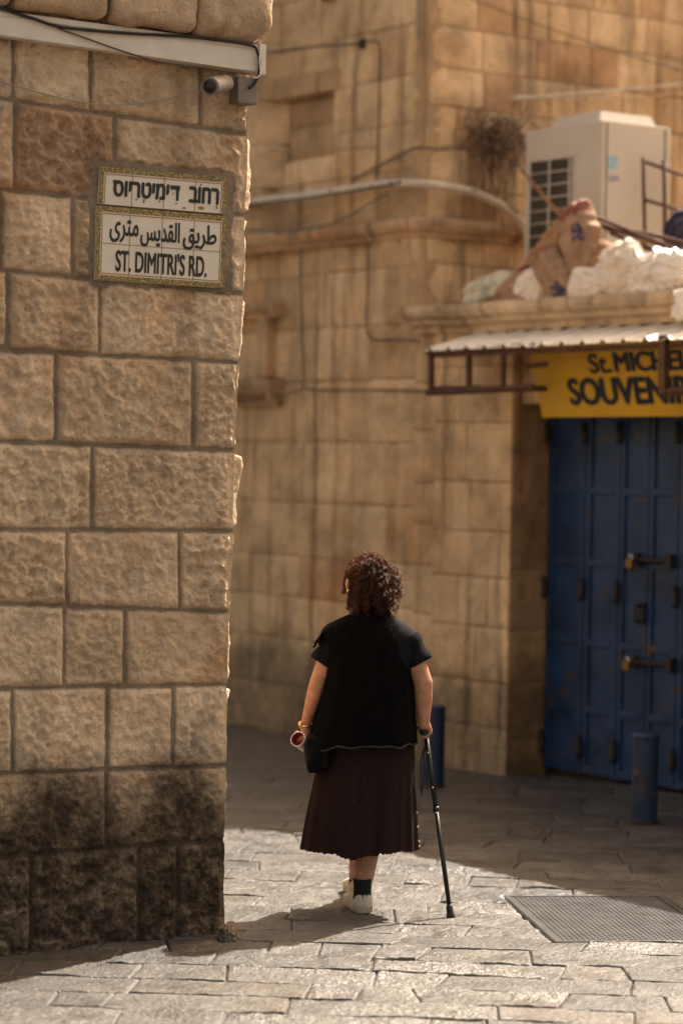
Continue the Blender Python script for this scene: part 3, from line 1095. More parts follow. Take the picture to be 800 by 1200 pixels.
def far_wall():
    a = Acc()
    uW, uE = -5.5, 0.0
    # lower part of the left face, with shallow vertical breaks
    u_a, u_b = fac(347, 500)[0], fac(470, 500)[0]
    pa, pb, pc, pd = (fac(x, 500)[0] for x in (376, 402, 436, 462))
    def vf(u, z):
        v = 0.0
        if u > u_b: v += 0.035
        if u < u_a: v -= 0.04
        if pa < u < pb: v += 0.03
        if pc < u < pd: v += 0.045
        return v
    zs = Z_COR
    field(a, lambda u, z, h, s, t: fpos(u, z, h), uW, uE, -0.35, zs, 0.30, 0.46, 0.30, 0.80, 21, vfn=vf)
    # face above the string course
    u_c = fac(325, 100)[0]
    def vf2(u, z):
        v = 0.0
        if u < u_c: v += 0.10
        if fac(396, 100)[0] < u: v += 0.03
        return v
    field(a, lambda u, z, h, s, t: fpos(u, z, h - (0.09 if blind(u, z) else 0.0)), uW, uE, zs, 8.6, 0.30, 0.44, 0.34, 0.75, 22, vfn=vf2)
    # upper wall going back to the right
    def vd(u, z):
        return 0.025 if u < duz(530 + 8 * math.copysign(1, math.sin(z * 11.5)), 80)[0] else 0.0
    field(a, lambda u, z, h, s, t: dpos(u, z, h), 0.0, 6.0, 2.6, 8.6, 0.25, 0.29, 0.24, 0.52, 23, vfn=vd, pal=[(0.63, 0.44, 0.255), (0.65, 0.465, 0.28), (0.62, 0.43, 0.25), (0.61, 0.415, 0.24)], red=0.08, res=0.05)  # golden stone, made paler to paint in the brighter light up here
    # core
    a.box(CC + D2 * 5.4 + Z * -0.4 - NF * 0.2, N1 * 5.3, -NF * 5.5, Z * 8.9, FMORT)
    a.build('wall', M_far, far)
    # quoin arris filler
    q = Acc()
    q.box(fpos(-0.10, Z_ROOF - 0.4, -0.1), N1 * 0.126, NF * 0.136, Z * (8.6 - Z_ROOF + 0.4), (0.41, 0.28, 0.16), 0.008)
    q.build('quoin', M_far, far)

def sweep_profile(acc, path, prof, col):
    """path: list of (point, outward) ; prof: list of (out, up)"""
    P = []
    for p, o in path:
        for a_, b_ in prof:
            P.append(p + o * a_ + Z * b_)
    n = len(prof)
    acc.grid(P, n, len(path), col, smooth=False)

def cornice():
    a = Acc()
    prof = [(-0.02, -0.045), (0.03, -0.045), (0.035, -0.02), (0.065, 0.0), (0.085, 0.03), (0.09, 0.06), (0.08, 0.082), (-0.02, 0.105)]
    path = []
    n = 90
    for i in range(n + 1):
        u = -5.5 + 5.5 * i / n
        w_ = 0.006 * nz(u * 9, 3) + (0.05 if u < fac(345, 280)[0] else 0)
        o = NF if i < n else (NF + N1)
        path.append((fpos(u, Z_COR + 0.004 * nz(u * 5, 0), 0.035 + w_), o))
    for i in range(1, 30):
        u = 3.0 * i / 30
        path.append((dpos(u, Z_COR + 0.004 * nz(u * 5, 9), 0.025), N1))
    sweep_profile(a, path, prof, (0.45, 0.30, 0.18))
    a.build('string_course', M_far, far)
far_wall()
cornice()

def window_surrounds():
    # blind window: slab and lintel
    w_ = thing  # noqa
    a = Acc()
    u0, u1, z0, z1 = bw_a[0], bw_b[0], bw_a[1], bw_b[1]
    rnd = random.Random(4)
    zz = z0
    while zz < z1 - 0.02:
        hh = min(0.24, z1 - zz)
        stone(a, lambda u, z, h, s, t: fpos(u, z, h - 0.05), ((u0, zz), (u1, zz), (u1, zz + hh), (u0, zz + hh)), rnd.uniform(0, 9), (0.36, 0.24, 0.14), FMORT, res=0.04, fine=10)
        zz += hh
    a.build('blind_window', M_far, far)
    l = Acc()
    l.box(fpos(u0 - 0.06, z1, -0.05), N1 * (u1 - u0 + 0.12), NF * 0.10, Z * 0.16, (0.42, 0.28, 0.16), 0.012)
    l.build('lintel', M_far, far)
    # carved surround of a window half hidden by the near wall
    s = Acc()
    a1 = fac(329, 372)
    ua = fac(215, 372)[0]
    prof = [(-0.02, 0.0), (0.05, 0.0), (0.06, 0.03), (0.11, 0.06), (0.13, 0.10), (-0.02, 0.125)]
    path = [(fpos(lerp(ua, a1[0], i / 12), a1[1], -0.03), NF) for i in range(13)]
    sweep_profile(s, path, prof, (0.48, 0.335, 0.20))
    s.box(fpos(a1[0] - 0.02, a1[1], -0.04), N1 * 0.02, NF * 0.13, Z * 0.12, (0.48, 0.335, 0.20), 0.004)
    s.build('window_cornice', M_far, far)
    k = Acc()
    b1 = fac(328, 460)
    prof = [(-0.02, -0.10), (0.03, -0.10), (0.06, -0.04), (0.12, 0.0), (0.14, 0.05), (0.14, 0.10), (-0.02, 0.11)]
    path = [(fpos(lerp(ua, b1[0], i / 12), b1[1], -0.03), NF) for i in range(13)]
    sweep_profile(k, path, prof, (0.44, 0.30, 0.18))
    k.box(fpos(b1[0] - 0.02, b1[1] - 0.06, -0.04), N1 * 0.02, NF * 0.15, Z * 0.16, (0.44, 0.30, 0.18), 0.004)
    k.build('window_sill', M_far, far)
    j = Acc()
    c0, c1 = fac(306, 432), fac(318, 432)
    j.box(fpos(c0[0], b1[1] + 0.11, -0.05), N1 * (c1[0] - c0[0]), NF * 0.10, Z * (a1[1] - b1[1] - 0.11), (0.42, 0.28, 0.165), 0.015)
    j.build('window_jamb', M_far, far)
    j = Acc()
    c2, c3 = fac(255, 432), fac(268, 432)
    j.box(fpos(c2[0], b1[1] + 0.11, -0.05), N1 * (c3[0] - c2[0]), NF * 0.10, Z * (a1[1] - b1[1] - 0.11), (0.42, 0.28, 0.165), 0.015)
    j.build('window_jamb', M_far, far)
    d = Acc()
    g0, g1 = fac(381, 2), fac(398, -14)
    d.box(fpos(g0[0], g0[1], 0.012), N1 * (g1[0] - g0[0]), NF * 0.03, Z * 0.3, (0.02, 0.014, 0.01), 0.004)
    d.build('small_window', M_iron, far)
window_surrounds()

# rubble at the foot of the far wall
def foot_stones():
    rnd = random.Random(31)
    for i, px in enumerate((283, 300, 316, 333, 352)):
        p = fp(px, 868, 0.16)
        r = rnd.uniform(0.07, 0.10)
        z = gz(p.x, p.y)
        lab = ['low rubble stone at the foot of the far wall beside the near corner', 'brownish rubble stone second from the near corner along the far wall foot',
               'middle rubble stone of five along the far wall foot', 'rounded rubble stone fourth from the near corner at the far wall foot',
               'rubble stone at the far wall foot nearest the woman'][i]
        o = rock('rubble_stone', (p.x, p.y, z + r * 0.3), r, lab, i * 7.1, M_rock, mixc((0.26, 0.17, 0.10), (0.34, 0.23, 0.14), rnd.random()), squash=(1.3, 1, 0.75))
        o['group'] = 'rubble stones along the far wall foot'
foot_stones()

# ---- shop
U_P0, U_P1 = fac(512, 700)[0], fac(603, 700)[0]     # stone pier left of the door
REC = 0.26                                          # depth of the door recess
U_D0 = fac(641, 800, -REC)[0]
U_END = U_D0 + 2.6
shop = thing('souvenir_shop', fpos(1.5, 0, 0), 'single storey stone souvenir shop with tall navy metal doors', 'shop building')
Z_LED = fac(560, 376, 0.0)[1] - 0.06
def shop_wall():
    a = Acc()
    def vf(u, z):
        return 0.06 if U_P0 < u else 0.0
    field(a, lambda u, z, h, s, t: fpos(u, z, h + 0.035), -0.03, U_P0, -0.1, Z_LED, 0.28, 0.40, 0.3, 0.5, 41)
    a.box(fpos(-0.12, -0.1, -0.05), N1 * 0.16, NF * 0.068, Z * (Z_LED + 0.1), (0.36, 0.24, 0.14), 0.005)
    field(a, lambda u, z, h, s, t: fpos(u, z, h + 0.05), U_P0, U_P1, -0.1, Z_LED, 0.30, 0.42, 0.26, 0.5, 42)
    # flank of the pier seen in the door recess
    field(a, lambda u, z, h, s, t: CC + N1 * (U_P1 + h) + NF * (0.05 - u) + Z * z, 0.0, REC + 0.1, -0.1, Z_LED, 0.30, 0.42, 0.4, 0.5, 43, pal=[(0.30, 0.19, 0.10), (0.27, 0.165, 0.09), (0.33, 0.21, 0.12)])  # darker palette paints the shade of the recess into this flank
    # wall above the door
    zt = 2.42
    field(a, lambda u, z, h, s, t: fpos(u, z, h - 0.02), U_P1, U_END + 3.0, zt, Z_LED, 0.28, 0.34, 0.3, 0.5, 44)
    # pier beyond the door, out of the picture
    field(a, lambda u, z, h, s, t: fpos(u, z, h), U_END, U_END + 3.0, -0.1, zt, 0.28, 0.38, 0.3, 0.5, 45, res=0.08)
    # body of the shop
    a.box(fpos(0.05, -0.1, -0.10), N1 * (U_P1 - 0.10), -NF * 4.0, Z * (Z_LED + 0.1), FMORT)
    a.box(fpos(U_P1 - 0.03, -0.1, -REC - 0.10), N1 * (U_END + 2.9 - U_P1), -NF * 3.8, Z * (Z_LED + 0.1), FMORT)
    a.box(fpos(U_P1 - 0.02, zt, -0.06), N1 * (U_END + 2.9 - U_P1), -NF * 0.4, Z * (Z_LED - zt), FMORT)
    a.build('wall', M_far, shop)
    # roof slab with moulded edge
    l = Acc()
    prof = [(-0.05, -0.02), (0.03, -0.02), (0.04, 0.02), (0.09, 0.035), (0.10, 0.065), (0.15, 0.085), (0.165, 0.115), (0.16, 0.16), (-0.15, 0.165)]
    uL = fac(478, 380, 0.15)[0]
    path = []
    for i in range(61):
        u = lerp(uL, U_END + 3.0, i / 60)
        path.append((fpos(u, Z_LED + 0.012 * nz(u * 2.3, 1.1), 0.05 + 0.012 * nz(u * 7, 5)), NF))
    sweep_profile(l, path, prof, (0.52, 0.40, 0.27))
    # return of the moulding on the left end
    P0 = fpos(uL, Z_LED, 0.05)
    l.add([P0 + NF * a_ + Z * b_ for a_, b_ in prof], [tuple(range(len(prof)))[::-1]], (0.36, 0.24, 0.14), False)
    l.box(fpos(uL + 0.02, Z_LED + 0.02, 0.02), N1 * (U_END + 3.0 - uL), -NF * 4.2, Z * 0.135, (0.36, 0.27, 0.18))
    l.build('roof_slab', M_far, shop)
shop_wall()
Z_RF = Z_LED + 0.157

def doors():
    vD = -REC
    us = [fac(x, 700, vD)[0] for x in (641, 684, 725, 759, 794)]
    us += [us[-1] + 0.42, us[-1] + 0.84]
    z0, z1 = 0.02, 2.46
    rails = [fac(662, y, vD)[1] for y in (828, 750, 657, 574)]
    # ground dips a little towards the right; rails fall with it as in the old door
    for k in range(len(us) - 1):
        u0, u1 = us[k] + 0.004, us[k + 1] - 0.004
        lf = Acc()
        lf.box(fpos(u0, z0, vD - 0.03), N1 * (u1 - u0), NF * 0.025, Z * (z1 - z0), None, 0.002)
        st = 0.055 if u1 - u0 > 0.3 else 0.04
        lf.box(fpos(u0, z0, vD - 0.005), N1 * st, NF * 0.016, Z * (z1 - z0), None, 0.004)
        lf.box(fpos(u1 - st, z0, vD - 0.005), N1 * st, NF * 0.016, Z * (z1 - z0), None, 0.004)
        for rz in [z0 + 0.03] + rails + [z1 - 0.05]:
            lf.box(fpos(u0 + st, rz - 0.022, vD - 0.005), N1 * (u1 - u0 - 2 * st), NF * 0.020, Z * 0.045, None, 0.004)
        door = lf.build('door_leaf', M_navy, shop)
        if k in (0, 1, 2, 4):
            for hz in (0.13, 1.15, 2.17):
                h = Acc()
                uu = us[k] if k != 2 else us[k]
                h.tube([fpos(uu, hz, vD + 0.035), fpos(uu, hz + 0.02, vD + 0.035), fpos(uu, hz + 0.14, vD + 0.035)], 0.017, 8)
                h.box(fpos(uu - 0.028, hz + 0.02, vD + 0.022), N1 * 0.056, NF * 0.008, Z * 0.09, None, 0.002)
                h.build('hinge', M_iron, door)
        if k == 2:
            for (px, py) in ((741, 657), (738, 777)):
                b = Acc()
                u_, z_ = fac(px, py, vD + 0.05)
                u2 = fac(784, py, vD + 0.05)[0]
                b.tube([fpos(u_ + 0.03, z_ + 0.01, vD + 0.05), fpos(u2, z_ + 0.01, vD + 0.05)], 0.017, 8)
                b.box(fpos(u2 - 0.03, z_ - 0.035, vD + 0.02), N1 * 0.05, NF * 0.045, Z * 0.09, None, 0.004)
                b.box(fpos(u_ + 0.02, z_ - 0.03, vD + 0.02), N1 * 0.035, NF * 0.045, Z * 0.08, None, 0.004)
                b.build('bolt', M_iron, door)
            hd = Acc()
            u_, z_ = fac(751, 720, vD + 0.03)
            hd.box(fpos(u_ - 0.03, z_ - 0.06, vD + 0.022), N1 * 0.05, NF * 0.012, Z * 0.14, None, 0.004)
            hd.tube(smooth_path([fpos(u_, z_ + 0.05, vD + 0.03), fpos(u_, z_ + 0.05, vD + 0.08), fpos(u_, z_ - 0.04, vD + 0.08), fpos(u_, z_ - 0.04, vD + 0.03)], 4), 0.010, 8)
            hd.build('handle', M_iron, door)
    for (px, py, lab) in ((740, 658, 'brass padlock on the upper bolt of the navy shop door'), (736, 778, 'brass padlock on the lower bolt of the navy shop door')):
        u_, z_ = fac(px, py, vD + 0.07)
        t = thing('padlock', fpos(u_, z_, vD + 0.06), lab, 'padlock', 'brass padlocks on the navy door')
        a = Acc()
        a.box(fpos(u_ - 0.035, z_ - 0.045, vD + 0.068), N1 * 0.06, NF * 0.03, Z * 0.06, None, 0.008)
        a.build('lock_body', M_brass, t)
        s = Acc()
        s.tube([fpos(u_ - 0.005 + 0.022 * math.cos(g), z_ + 0.012 + 0.03 * math.sin(g), vD + 0.083) for g in [math.pi * i / 8 for i in range(9)]], 0.005, 8)
        s.build('shackle', M_silver, t)
doors()

# ---- awning, its iron frame, and the yellow sign
def awning():
    t = thing('shop_awning', fpos(1.2, 2.8, 0.3), 'narrow white corrugated awning on a brown iron frame over the shop', 'awning')
    vo = 0.52
    uA, zA = fac(497, 411, vo)
    zA2 = fac(800, 396, vo)[1]
    uB = U_END + 2.4
    a = Acc()
    nu, nv = 420, 7
    P = []
    zi = Z_LED - 0.035
    slope = (zA2 - zA) / (fac(800, 396, vo)[0] - uA)
    for lay in (0, 1):
        for j in range(nv):
            t_ = j / (nv - 1)
            for i in range(nu):
                u = lerp(uA, uB, i / (nu - 1))
                ph = (u / 0.19) % 1.0
                rib = 0.022 * (sm(0.0, 0.12, ph) - sm(0.16, 0.30, ph)) + 0.002 * math.sin(u * 90)
                zo = zA + 0.35 * slope * (u - uA)
                z = lerp(zi + 0.0, zo, t_) + rib + 0.006 * nz(u * 3, t_ * 3)
                P.append(fpos(u, z - 0.004 * lay, lerp(0.06, vo, t_)))
    f = []
    n1 = nu * nv
    for j in range(nv - 1):
        for i in range(nu - 1):
            q = (j * nu + i, j * nu + i + 1, (j + 1) * nu + i + 1, (j + 1) * nu + i)
            f.append(q)
            f.append(tuple(n1 + k for k in q[::-1]))
    for i in range(nu - 1):
        j = (nv - 1) * nu
        f.append((j + i, j + i + 1, n1 + j + i + 1, n1 + j + i))
    for j in range(nv - 1):
        f.append((j * nu, (j + 1) * nu, n1 + (j + 1) * nu, n1 + j * nu))
    a.add(P, f, None, False)
    a.build('corrugated_sheet', M_awning, t)
    # hanging iron frame: runs parallel to the front
    fr_ = Acc()
    vf = vo - 0.05
    def bar(p, q, r=0.016):
        d = (q - p)
        L_ = d.length
        d = d.normalized()
        s1 = d.orthogonal().normalized()
        s2 = d.cross(s1)
        fr_.box(p - s1 * r - s2 * r, d * L_, s1 * 2 * r, s2 * 2 * r, None, 0.003)
    xs = (505, 549, 589)
    for x in xs:
        bar(fp(x, 411, vf), fp(x, 459 - (x - 505) * 0.05, vf))
    bar(fp(500, 460, vf), fp(626, 454, vf), 0.017)
    bar(fp(500, 413, vf), fp(626, 405, vf), 0.014)
    bar(fp(604, 430, vf - 0.1), fp(640, 427, vf - 0.1), 0.014)
    # struts back to the wall
    for x in (505, 589):
        p = fp(x, 456, vf)
        bar(p, p - NF * (vf - 0.02) + Z * 0.02, 0.014)
    # second hanging piece in front of the sign
    bar(fp(777, 393, vf + 0.02), fp(777, 462, vf + 0.02), 0.024)
    bar(fp(777, 460, vf + 0.02), fp(835, 456, vf + 0.02), 0.018)
    bar(fp(833, 388, vf + 0.02), fp(833, 457, vf + 0.02), 0.018)
    # carrying rail right along
    p = fpos(uA + 0.05, zA - 0.02, vo - 0.06)
    fr_.box(fpos(uA + 0.05, zA - 0.045, vo - 0.075), N1 * (uB - uA - 0.1) + Z * 0.30 * slope * (uB - uA), NF * 0.03, Z * 0.03, None, 0.003)
    fr_.build('iron_frame', M_rust, t)
awning()

def shop_sign():
    t = thing('shop_sign', fp(700, 485, 0.02), 'yellow hand painted souvenir shop sign tilted out above the navy doors', 'shop sign')
    BL, BR = fp(638, 488, 0.04), None
    vt = 0.20
    ub = fac(638, 488, 0.04)
    ut = fac(621, 400, vt)
    Wd = 2.35
    zb, zt = ub[1], fac(700, 403, vt)[1] + 0.03
    def fn(x, y, h):
        p = fpos(lerp(ub[0], ut[0], y) + x, lerp(zb, zt, y), lerp(0.04, vt, y))
        nn = (NF * (zt - zb) - Z * (vt - 0.04)).normalized()
        return p + nn * h
    a = Acc()
    c = [(0, 0), (Wd, 0), (Wd, 1), (0, 1)]
    a.add([fn(x, y, 0) for x, y in c] + [fn(x, y, 0.02) for x, y in c], [(3, 2, 1, 0), (4, 5, 6, 7), (0, 1, 5, 4), (1, 2, 6, 5), (2, 3, 7, 6), (3, 0, 4, 7)], None, False)
    a.build('board', M_yellow, t)
    # where lines of writing fall on the board
    def inv(px, py):
        lo, hi = 0.0, 1.0
        for _ in range(40):
            y = (lo + hi) / 2
            p = hit(px, py, fn(0, 0, 0.02), (fn(1, 0, .02) - fn(0, 0, .02)).cross(fn(0, 1, .02) - fn(0, 0, .02)).normalized())
            break
        o = fn(0, 0, 0.02)
        ex = (fn(1, 0, .02) - o)
        ey = (fn(0, 1, .02) - o)
        d = p - o
        # solve in the plane
        a11, a12, a22 = ex.dot(ex), ex.dot(ey), ey.dot(ey)
        b1, b2 = d.dot(ex), d.dot(ey)
        det = a11 * a22 - a12 * a12
        return (b1 * a22 - b2 * a12) / det, (a11 * b2 - a12 * b1) / det
    k = Acc()
    x0, y0 = inv(692, 437); x1, y1 = inv(694, 415)
    xm, _ = inv(742, 430)
    xs2, ys2 = inv(717, 437)
    xl, _ = inv(800, 430)
    put_text(k, 'St.', lambda x, y, h: fn(x, y, 0.0205 + h), 0.09, (x0, xs2, y0, y1), 0, 0.003)
    xa, _ = inv(722, 437)
    wM = (xl - xa) * 1.10
    put_text(k, 'MICHEL', lambda x, y, h: fn(x, y, 0.0205 + h), 0.09, (xa, xa + wM, y0 + 0.01, y1 + 0.01), 0, 0.003)
    k.build('lettering', M_signink, t)
    k = Acc()
    x0, y0 = inv(670, 474); x1, y1 = inv(671, 444)
    xE, _ = inv(778, 470)
    wS = (xE - x0) / 6.0 * 7.7
    put_text(k, 'SOUVENIR', lambda x, y, h: fn(x, y, 0.0205 + h), 0.09, (x0, x0 + wS, y0, y1), 0, 0.003)
    k.build('lettering', M_signink, t)
    return fn
shop_sign()

# ------------------------------------------------------------------ on the shop roof
def ac_unit():
    v0 = -0.42
    u1, zt = fac(706, 140, v0)
    u0 = fac(616, 150, v0)[0]
    dep = 0.60
    zb = Z_RF + 0.10
    t = thing('air_conditioner', fpos((u0 + u1) / 2, Z_RF, v0 - dep / 2), 'large cream air conditioning unit standing on the shop roof', 'air conditioner')
    a = Acc()
    a.box(fpos(u0, zb, v0), N1 * (u1 - u0), -NF * dep, Z * (zt - zb), None, 0.012)
    a.build('casing', M_ac, t)
    # feet
    for uu in (u0 + 0.04, u1 - 0.12):
        f = Acc()
        f.box(fpos(uu, Z_RF + 0.0, v0 - 0.01), N1 * 0.08, -NF * (dep - 0.02), Z * 0.10, None, 0.004)
        f.build('foot', M_iron, t)
    # grille on the shop-front side
    ga, gb = fac(620, 340, v0), fac(669.5, 184, v0)
    zlo = max(zb + 0.05, ga[1])
    g = Acc()
    g.box(fpos(ga[0], zlo, v0 + 0.001), N1 * (gb[0] - ga[0]), NF * 0.004, Z * (gb[1] - zlo), None, 0.0)
    g.build('coil', M_acdark, t)
    s = Acc()
    nbar = 10
    for i in range(nbar + 1):
        z = lerp(zlo, gb[1], i / nbar)
        s.tube([fpos(ga[0] - 0.01, z, v0 + 0.014), fpos(gb[0] + 0.01, z, v0 + 0.014)], 0.0055, 6)
    for i in range(3):
        u = lerp(ga[0], gb[0], i / 2)
        s.tube([fpos(u, zlo - 0.01, v0 + 0.018), fpos(u, gb[1] + 0.01, v0 + 0.018)], 0.007, 6)
    s.build('grille', M_ac, t)
    # panel seams
    p = Acc()
    p.box(fpos(u1 - 0.0, zb, v0 - 0.03), N1 * 0.004, -NF * 0.012, Z * (zt - zb - .02), None)
    p.box(fpos(u1 - 0.0, zb, v0 - dep + 0.06), N1 * 0.005, -NF * 0.012, Z * (zt - zb - .02), None)
    p.build('panel_seam', M_cam_box, t)
    # fan shroud on the top
    f = Acc()
    bm = bmesh.new()
    A = [fpos(u0 + 0.18, zt - 0.005, v0 - 0.06), fpos(u1 - 0.10, zt - 0.005, v0 - 0.06), fpos(u1 - 0.10, zt - 0.005, v0 - dep + 0.03), fpos(u0 + 0.18, zt - 0.005, v0 - dep + 0.03)]
    ctr = sum(A, Vector()) / 4
    B = [ctr + (q - ctr) * 0.86 + Z * 0.085 for q in A]
    va = [bm.verts.new(q) for q in A]; vb = [bm.verts.new(q) for q in B]
    bm.faces.new(vb)
    for i in range(4):
        bm.faces.new((va[i], va[(i + 1) % 4], vb[(i + 1) % 4], vb[i]))
    bmesh.ops.recalc_face_normals(bm, faces=bm.faces)
    f.bm(bm, None, False)
    f.build('fan_shroud', M_ac, t)
    # stickers on the right-hand side
    for (x0, y0, x1, y1, mt) in ((712, 182, 723, 199, M_sticker), (713, 205, 725, 213, M_sticker2)):
        st = Acc()
        P = []
        for (x, y) in ((x0, y1), (x1, y1 - 1), (x1, y0 + 1), (x0, y0)):
            P.append(hit(x, y, fpos(u1 + 0.002, 0, v0), N1))
        st.add(P + [q + N1 * 0.001 for q in P], [(0, 1, 2, 3), (4, 5, 6, 7), (0, 1, 5, 4), (1, 2, 6, 5), (2, 3, 7, 6), (3, 0, 4, 7)], None, False)
        st.build('sticker', mt, t)
    return u0, u1
ac_u0, ac_u1 = ac_unit()

def sack(name, px, py, wpx, hpx, v, depth, mat, label, seed, tilt=0.0, group=None, wr=0.10, ends=None, patch=None, top=0.0, cat='sack', sharp=5):
    """a filled sack: a seamed pillow, w x h picture points across, tilted, creased; stands at plane v"""
    c = fp(px, py, v)
    du = (fp(px + 1, py, v) - c).length * wpx / 2
    dh = abs((fp(px, py + 1, v) - c).z) * hpx / 2
    acc = Acc()
    n = 44
    R2 = Matrix.Rotation(-tilt, 3, 'Y')
    M = Matrix((N1, -NF, Z)).transposed()
    ridge = lambda x, y: 1 - min(1, abs(nz(x, y, seed)) * 2.6)
    idx = {}
    V, F, MI = [], [], []
    for side in (-1, 1):
        for j in range(n + 1):
            for i in range(n + 1):
                s_, t = 2 * i / n - 1, 2 * j / n - 1
                edge_ = i in (0, n) or j in (0, n)
                if edge_ and side == 1:
                    idx[(1, i, j)] = idx[(-1, i, j)]
                    continue
                th = (max(0, 1 - abs(s_) ** sharp) ** 0.5) * (max(0, 1 - abs(t) ** sharp) ** 0.5)
                rnd_ = 1 - 0.10 * (s_ * s_ * t * t)
                x = s_ * du * (rnd_ - 0.05 * t * t) * (1 + 1.3 * wr * nz(t * 2.2 + seed, 1.7) + 0.8 * wr * nz(t * 6 + seed, 3.7))
                z = t * dh * (rnd_ - 0.05 * s_ * s_) * (1 + 1.3 * wr * nz(s_ * 2.2 + seed, 4.1) + 0.9 * wr * nz(s_ * 6 + seed, 8.1))
                if top and t > 0:
                    x *= 1 - top * t * t
                cr = wr * (ridge(s_ * 1.7 + seed, t * 1.7 + side) * 0.9 + ridge(s_ * 3.2 + seed * 2, t * 3.2 + side) * 0.3 + 0.8 * nz(s_ * 1.3 + seed, t * 1.3))
                y = side * depth * th * (1 - 0.16 * t) - side * depth * cr * th * 1.6
                x += du * wr * 0.5 * nz(s_ * 3 + seed, t * 3, 6) * th
                z += dh * wr * 0.6 * nz(s_ * 3 + seed, t * 3, 9) * th
                idx[(side, i, j)] = len(V)
                V.append(c + M @ (R2 @ Vector((x, y, z))))
        for j in range(n):
            for i in range(n):
                q = [idx[(side, i, j)], idx[(side, i + 1, j)], idx[(side, i + 1, j + 1)], idx[(side, i, j + 1)]]
                F.append(q if side < 0 else q[::-1])
                s_, t = 2 * (i + .5) / n - 1, 2 * (j + .5) / n - 1
                mi = 0
                if ends and abs(s_) > ends:
                    mi = 1
                if patch and abs(s_ - patch[0]) < patch[2] and abs(t - patch[1]) < patch[3] and nz(s_ * 9, t * 6, seed) > -0.25:
                    mi = 2
                MI.append(mi)
    acc.add(V, F)
    if ends:
        acc.mi = MI
        o = acc.build(name, [mat, M_bagred, M_bagblue])
    else:
        o = acc.build(name, mat)
    return tag(o, label, cat, group)

G = 'sacks piled on the shop roof'
sack('sack', 606, 350, 40, 20, 0.06, 0.07, M_paperbag, 'flattened brown paper sack lying under the pointed white sack', 21.0, R(8), G, ends=0.7, wr=0.16)
sack('sack', 640, 316, 40, 26, -0.02, 0.07, M_paperbag, 'small torn brown sack between the ochre sack and the slumped cement sack', 22.0, R(20), G, wr=0.2)
sack('sack', 712, 304, 34, 40, 0.00, 0.07, M_paperbag2, 'narrow tan sack squeezed between the red ended cement sack and the crumpled white sack', 23.0, R(-14), G, wr=0.18)
sack('sack', 576, 340, 58, 36, -0.04, 0.11, M_greensack, 'pale sack with green stripes lying at the left end of the roof pile', 1.0, R(10), G)
sack('sack', 604, 339, 48, 28, 0.00, 0.10, M_paperbag, 'small reddish brown sack low between the green striped sack and a white one', 2.0, R(32), G, ends=0.74)
sack('sack', 625, 338, 36, 48, 0.03, 0.09, M_whitesack, 'pointed white sack standing between two brown cement sacks', 3.0, R(-6), G, top=0.65)
sack('cement_sack', 656, 329, 66, 40, 0.05, 0.10, M_paperbag, 'brown cement sack with dark blue print slumped at the roof edge', 4.0, R(-46), G, ends=0.78, patch=(0.35, 0.1, 0.22, 0.4), wr=0.15)
sack('sack', 646, 294, 66, 38, -0.12, 0.10, M_paperbag2, 'ochre sack leaning behind the slumped cement sack', 5.0, R(38), G)
sack('cement_sack', 683, 289, 72, 52, -0.06, 0.11, M_paperbag, 'large brown cement sack with red ends standing topmost on the pile', 6.0, R(-72), G, ends=0.70, patch=(-0.25, 0.4, 0.2, 0.3), wr=0.14)
sack('sack', 694, 334, 46, 42, 0.06, 0.10, M_whitesack, 'plain white sack below the standing red ended cement sack', 7.0, R(-3), G)
sack('sack', 731, 317, 56, 68, 0.03, 0.12, M_whitesack, 'crumpled white sack with bunched top right of the cement sacks', 8.0, R(-8), G, wr=0.22, top=0.45, sharp=3)
sack('plastic_bag', 773, 322, 66, 58, 0.05, 0.12, M_plastic, 'shiny white plastic bag bulging beside the crumpled white sack', 9.0, R(8), None, wr=0.26, top=0.25, cat='plastic bag', sharp=3)
sack('plastic_bag', 812, 316, 70, 44, -0.06, 0.12, M_plastic, 'glossy white plastic bag at the right edge of the pile', 10.0, R(-6), None, wr=0.26, top=0.25, cat='plastic bag', sharp=3)
sack('plastic_bag', 806, 358, 40, 42, 0.26, 0.03, M_plastic, 'clear white plastic bag hanging over the roof edge', 11.0, R(-10), None, wr=0.26, top=0.25, cat='plastic bag', sharp=3)

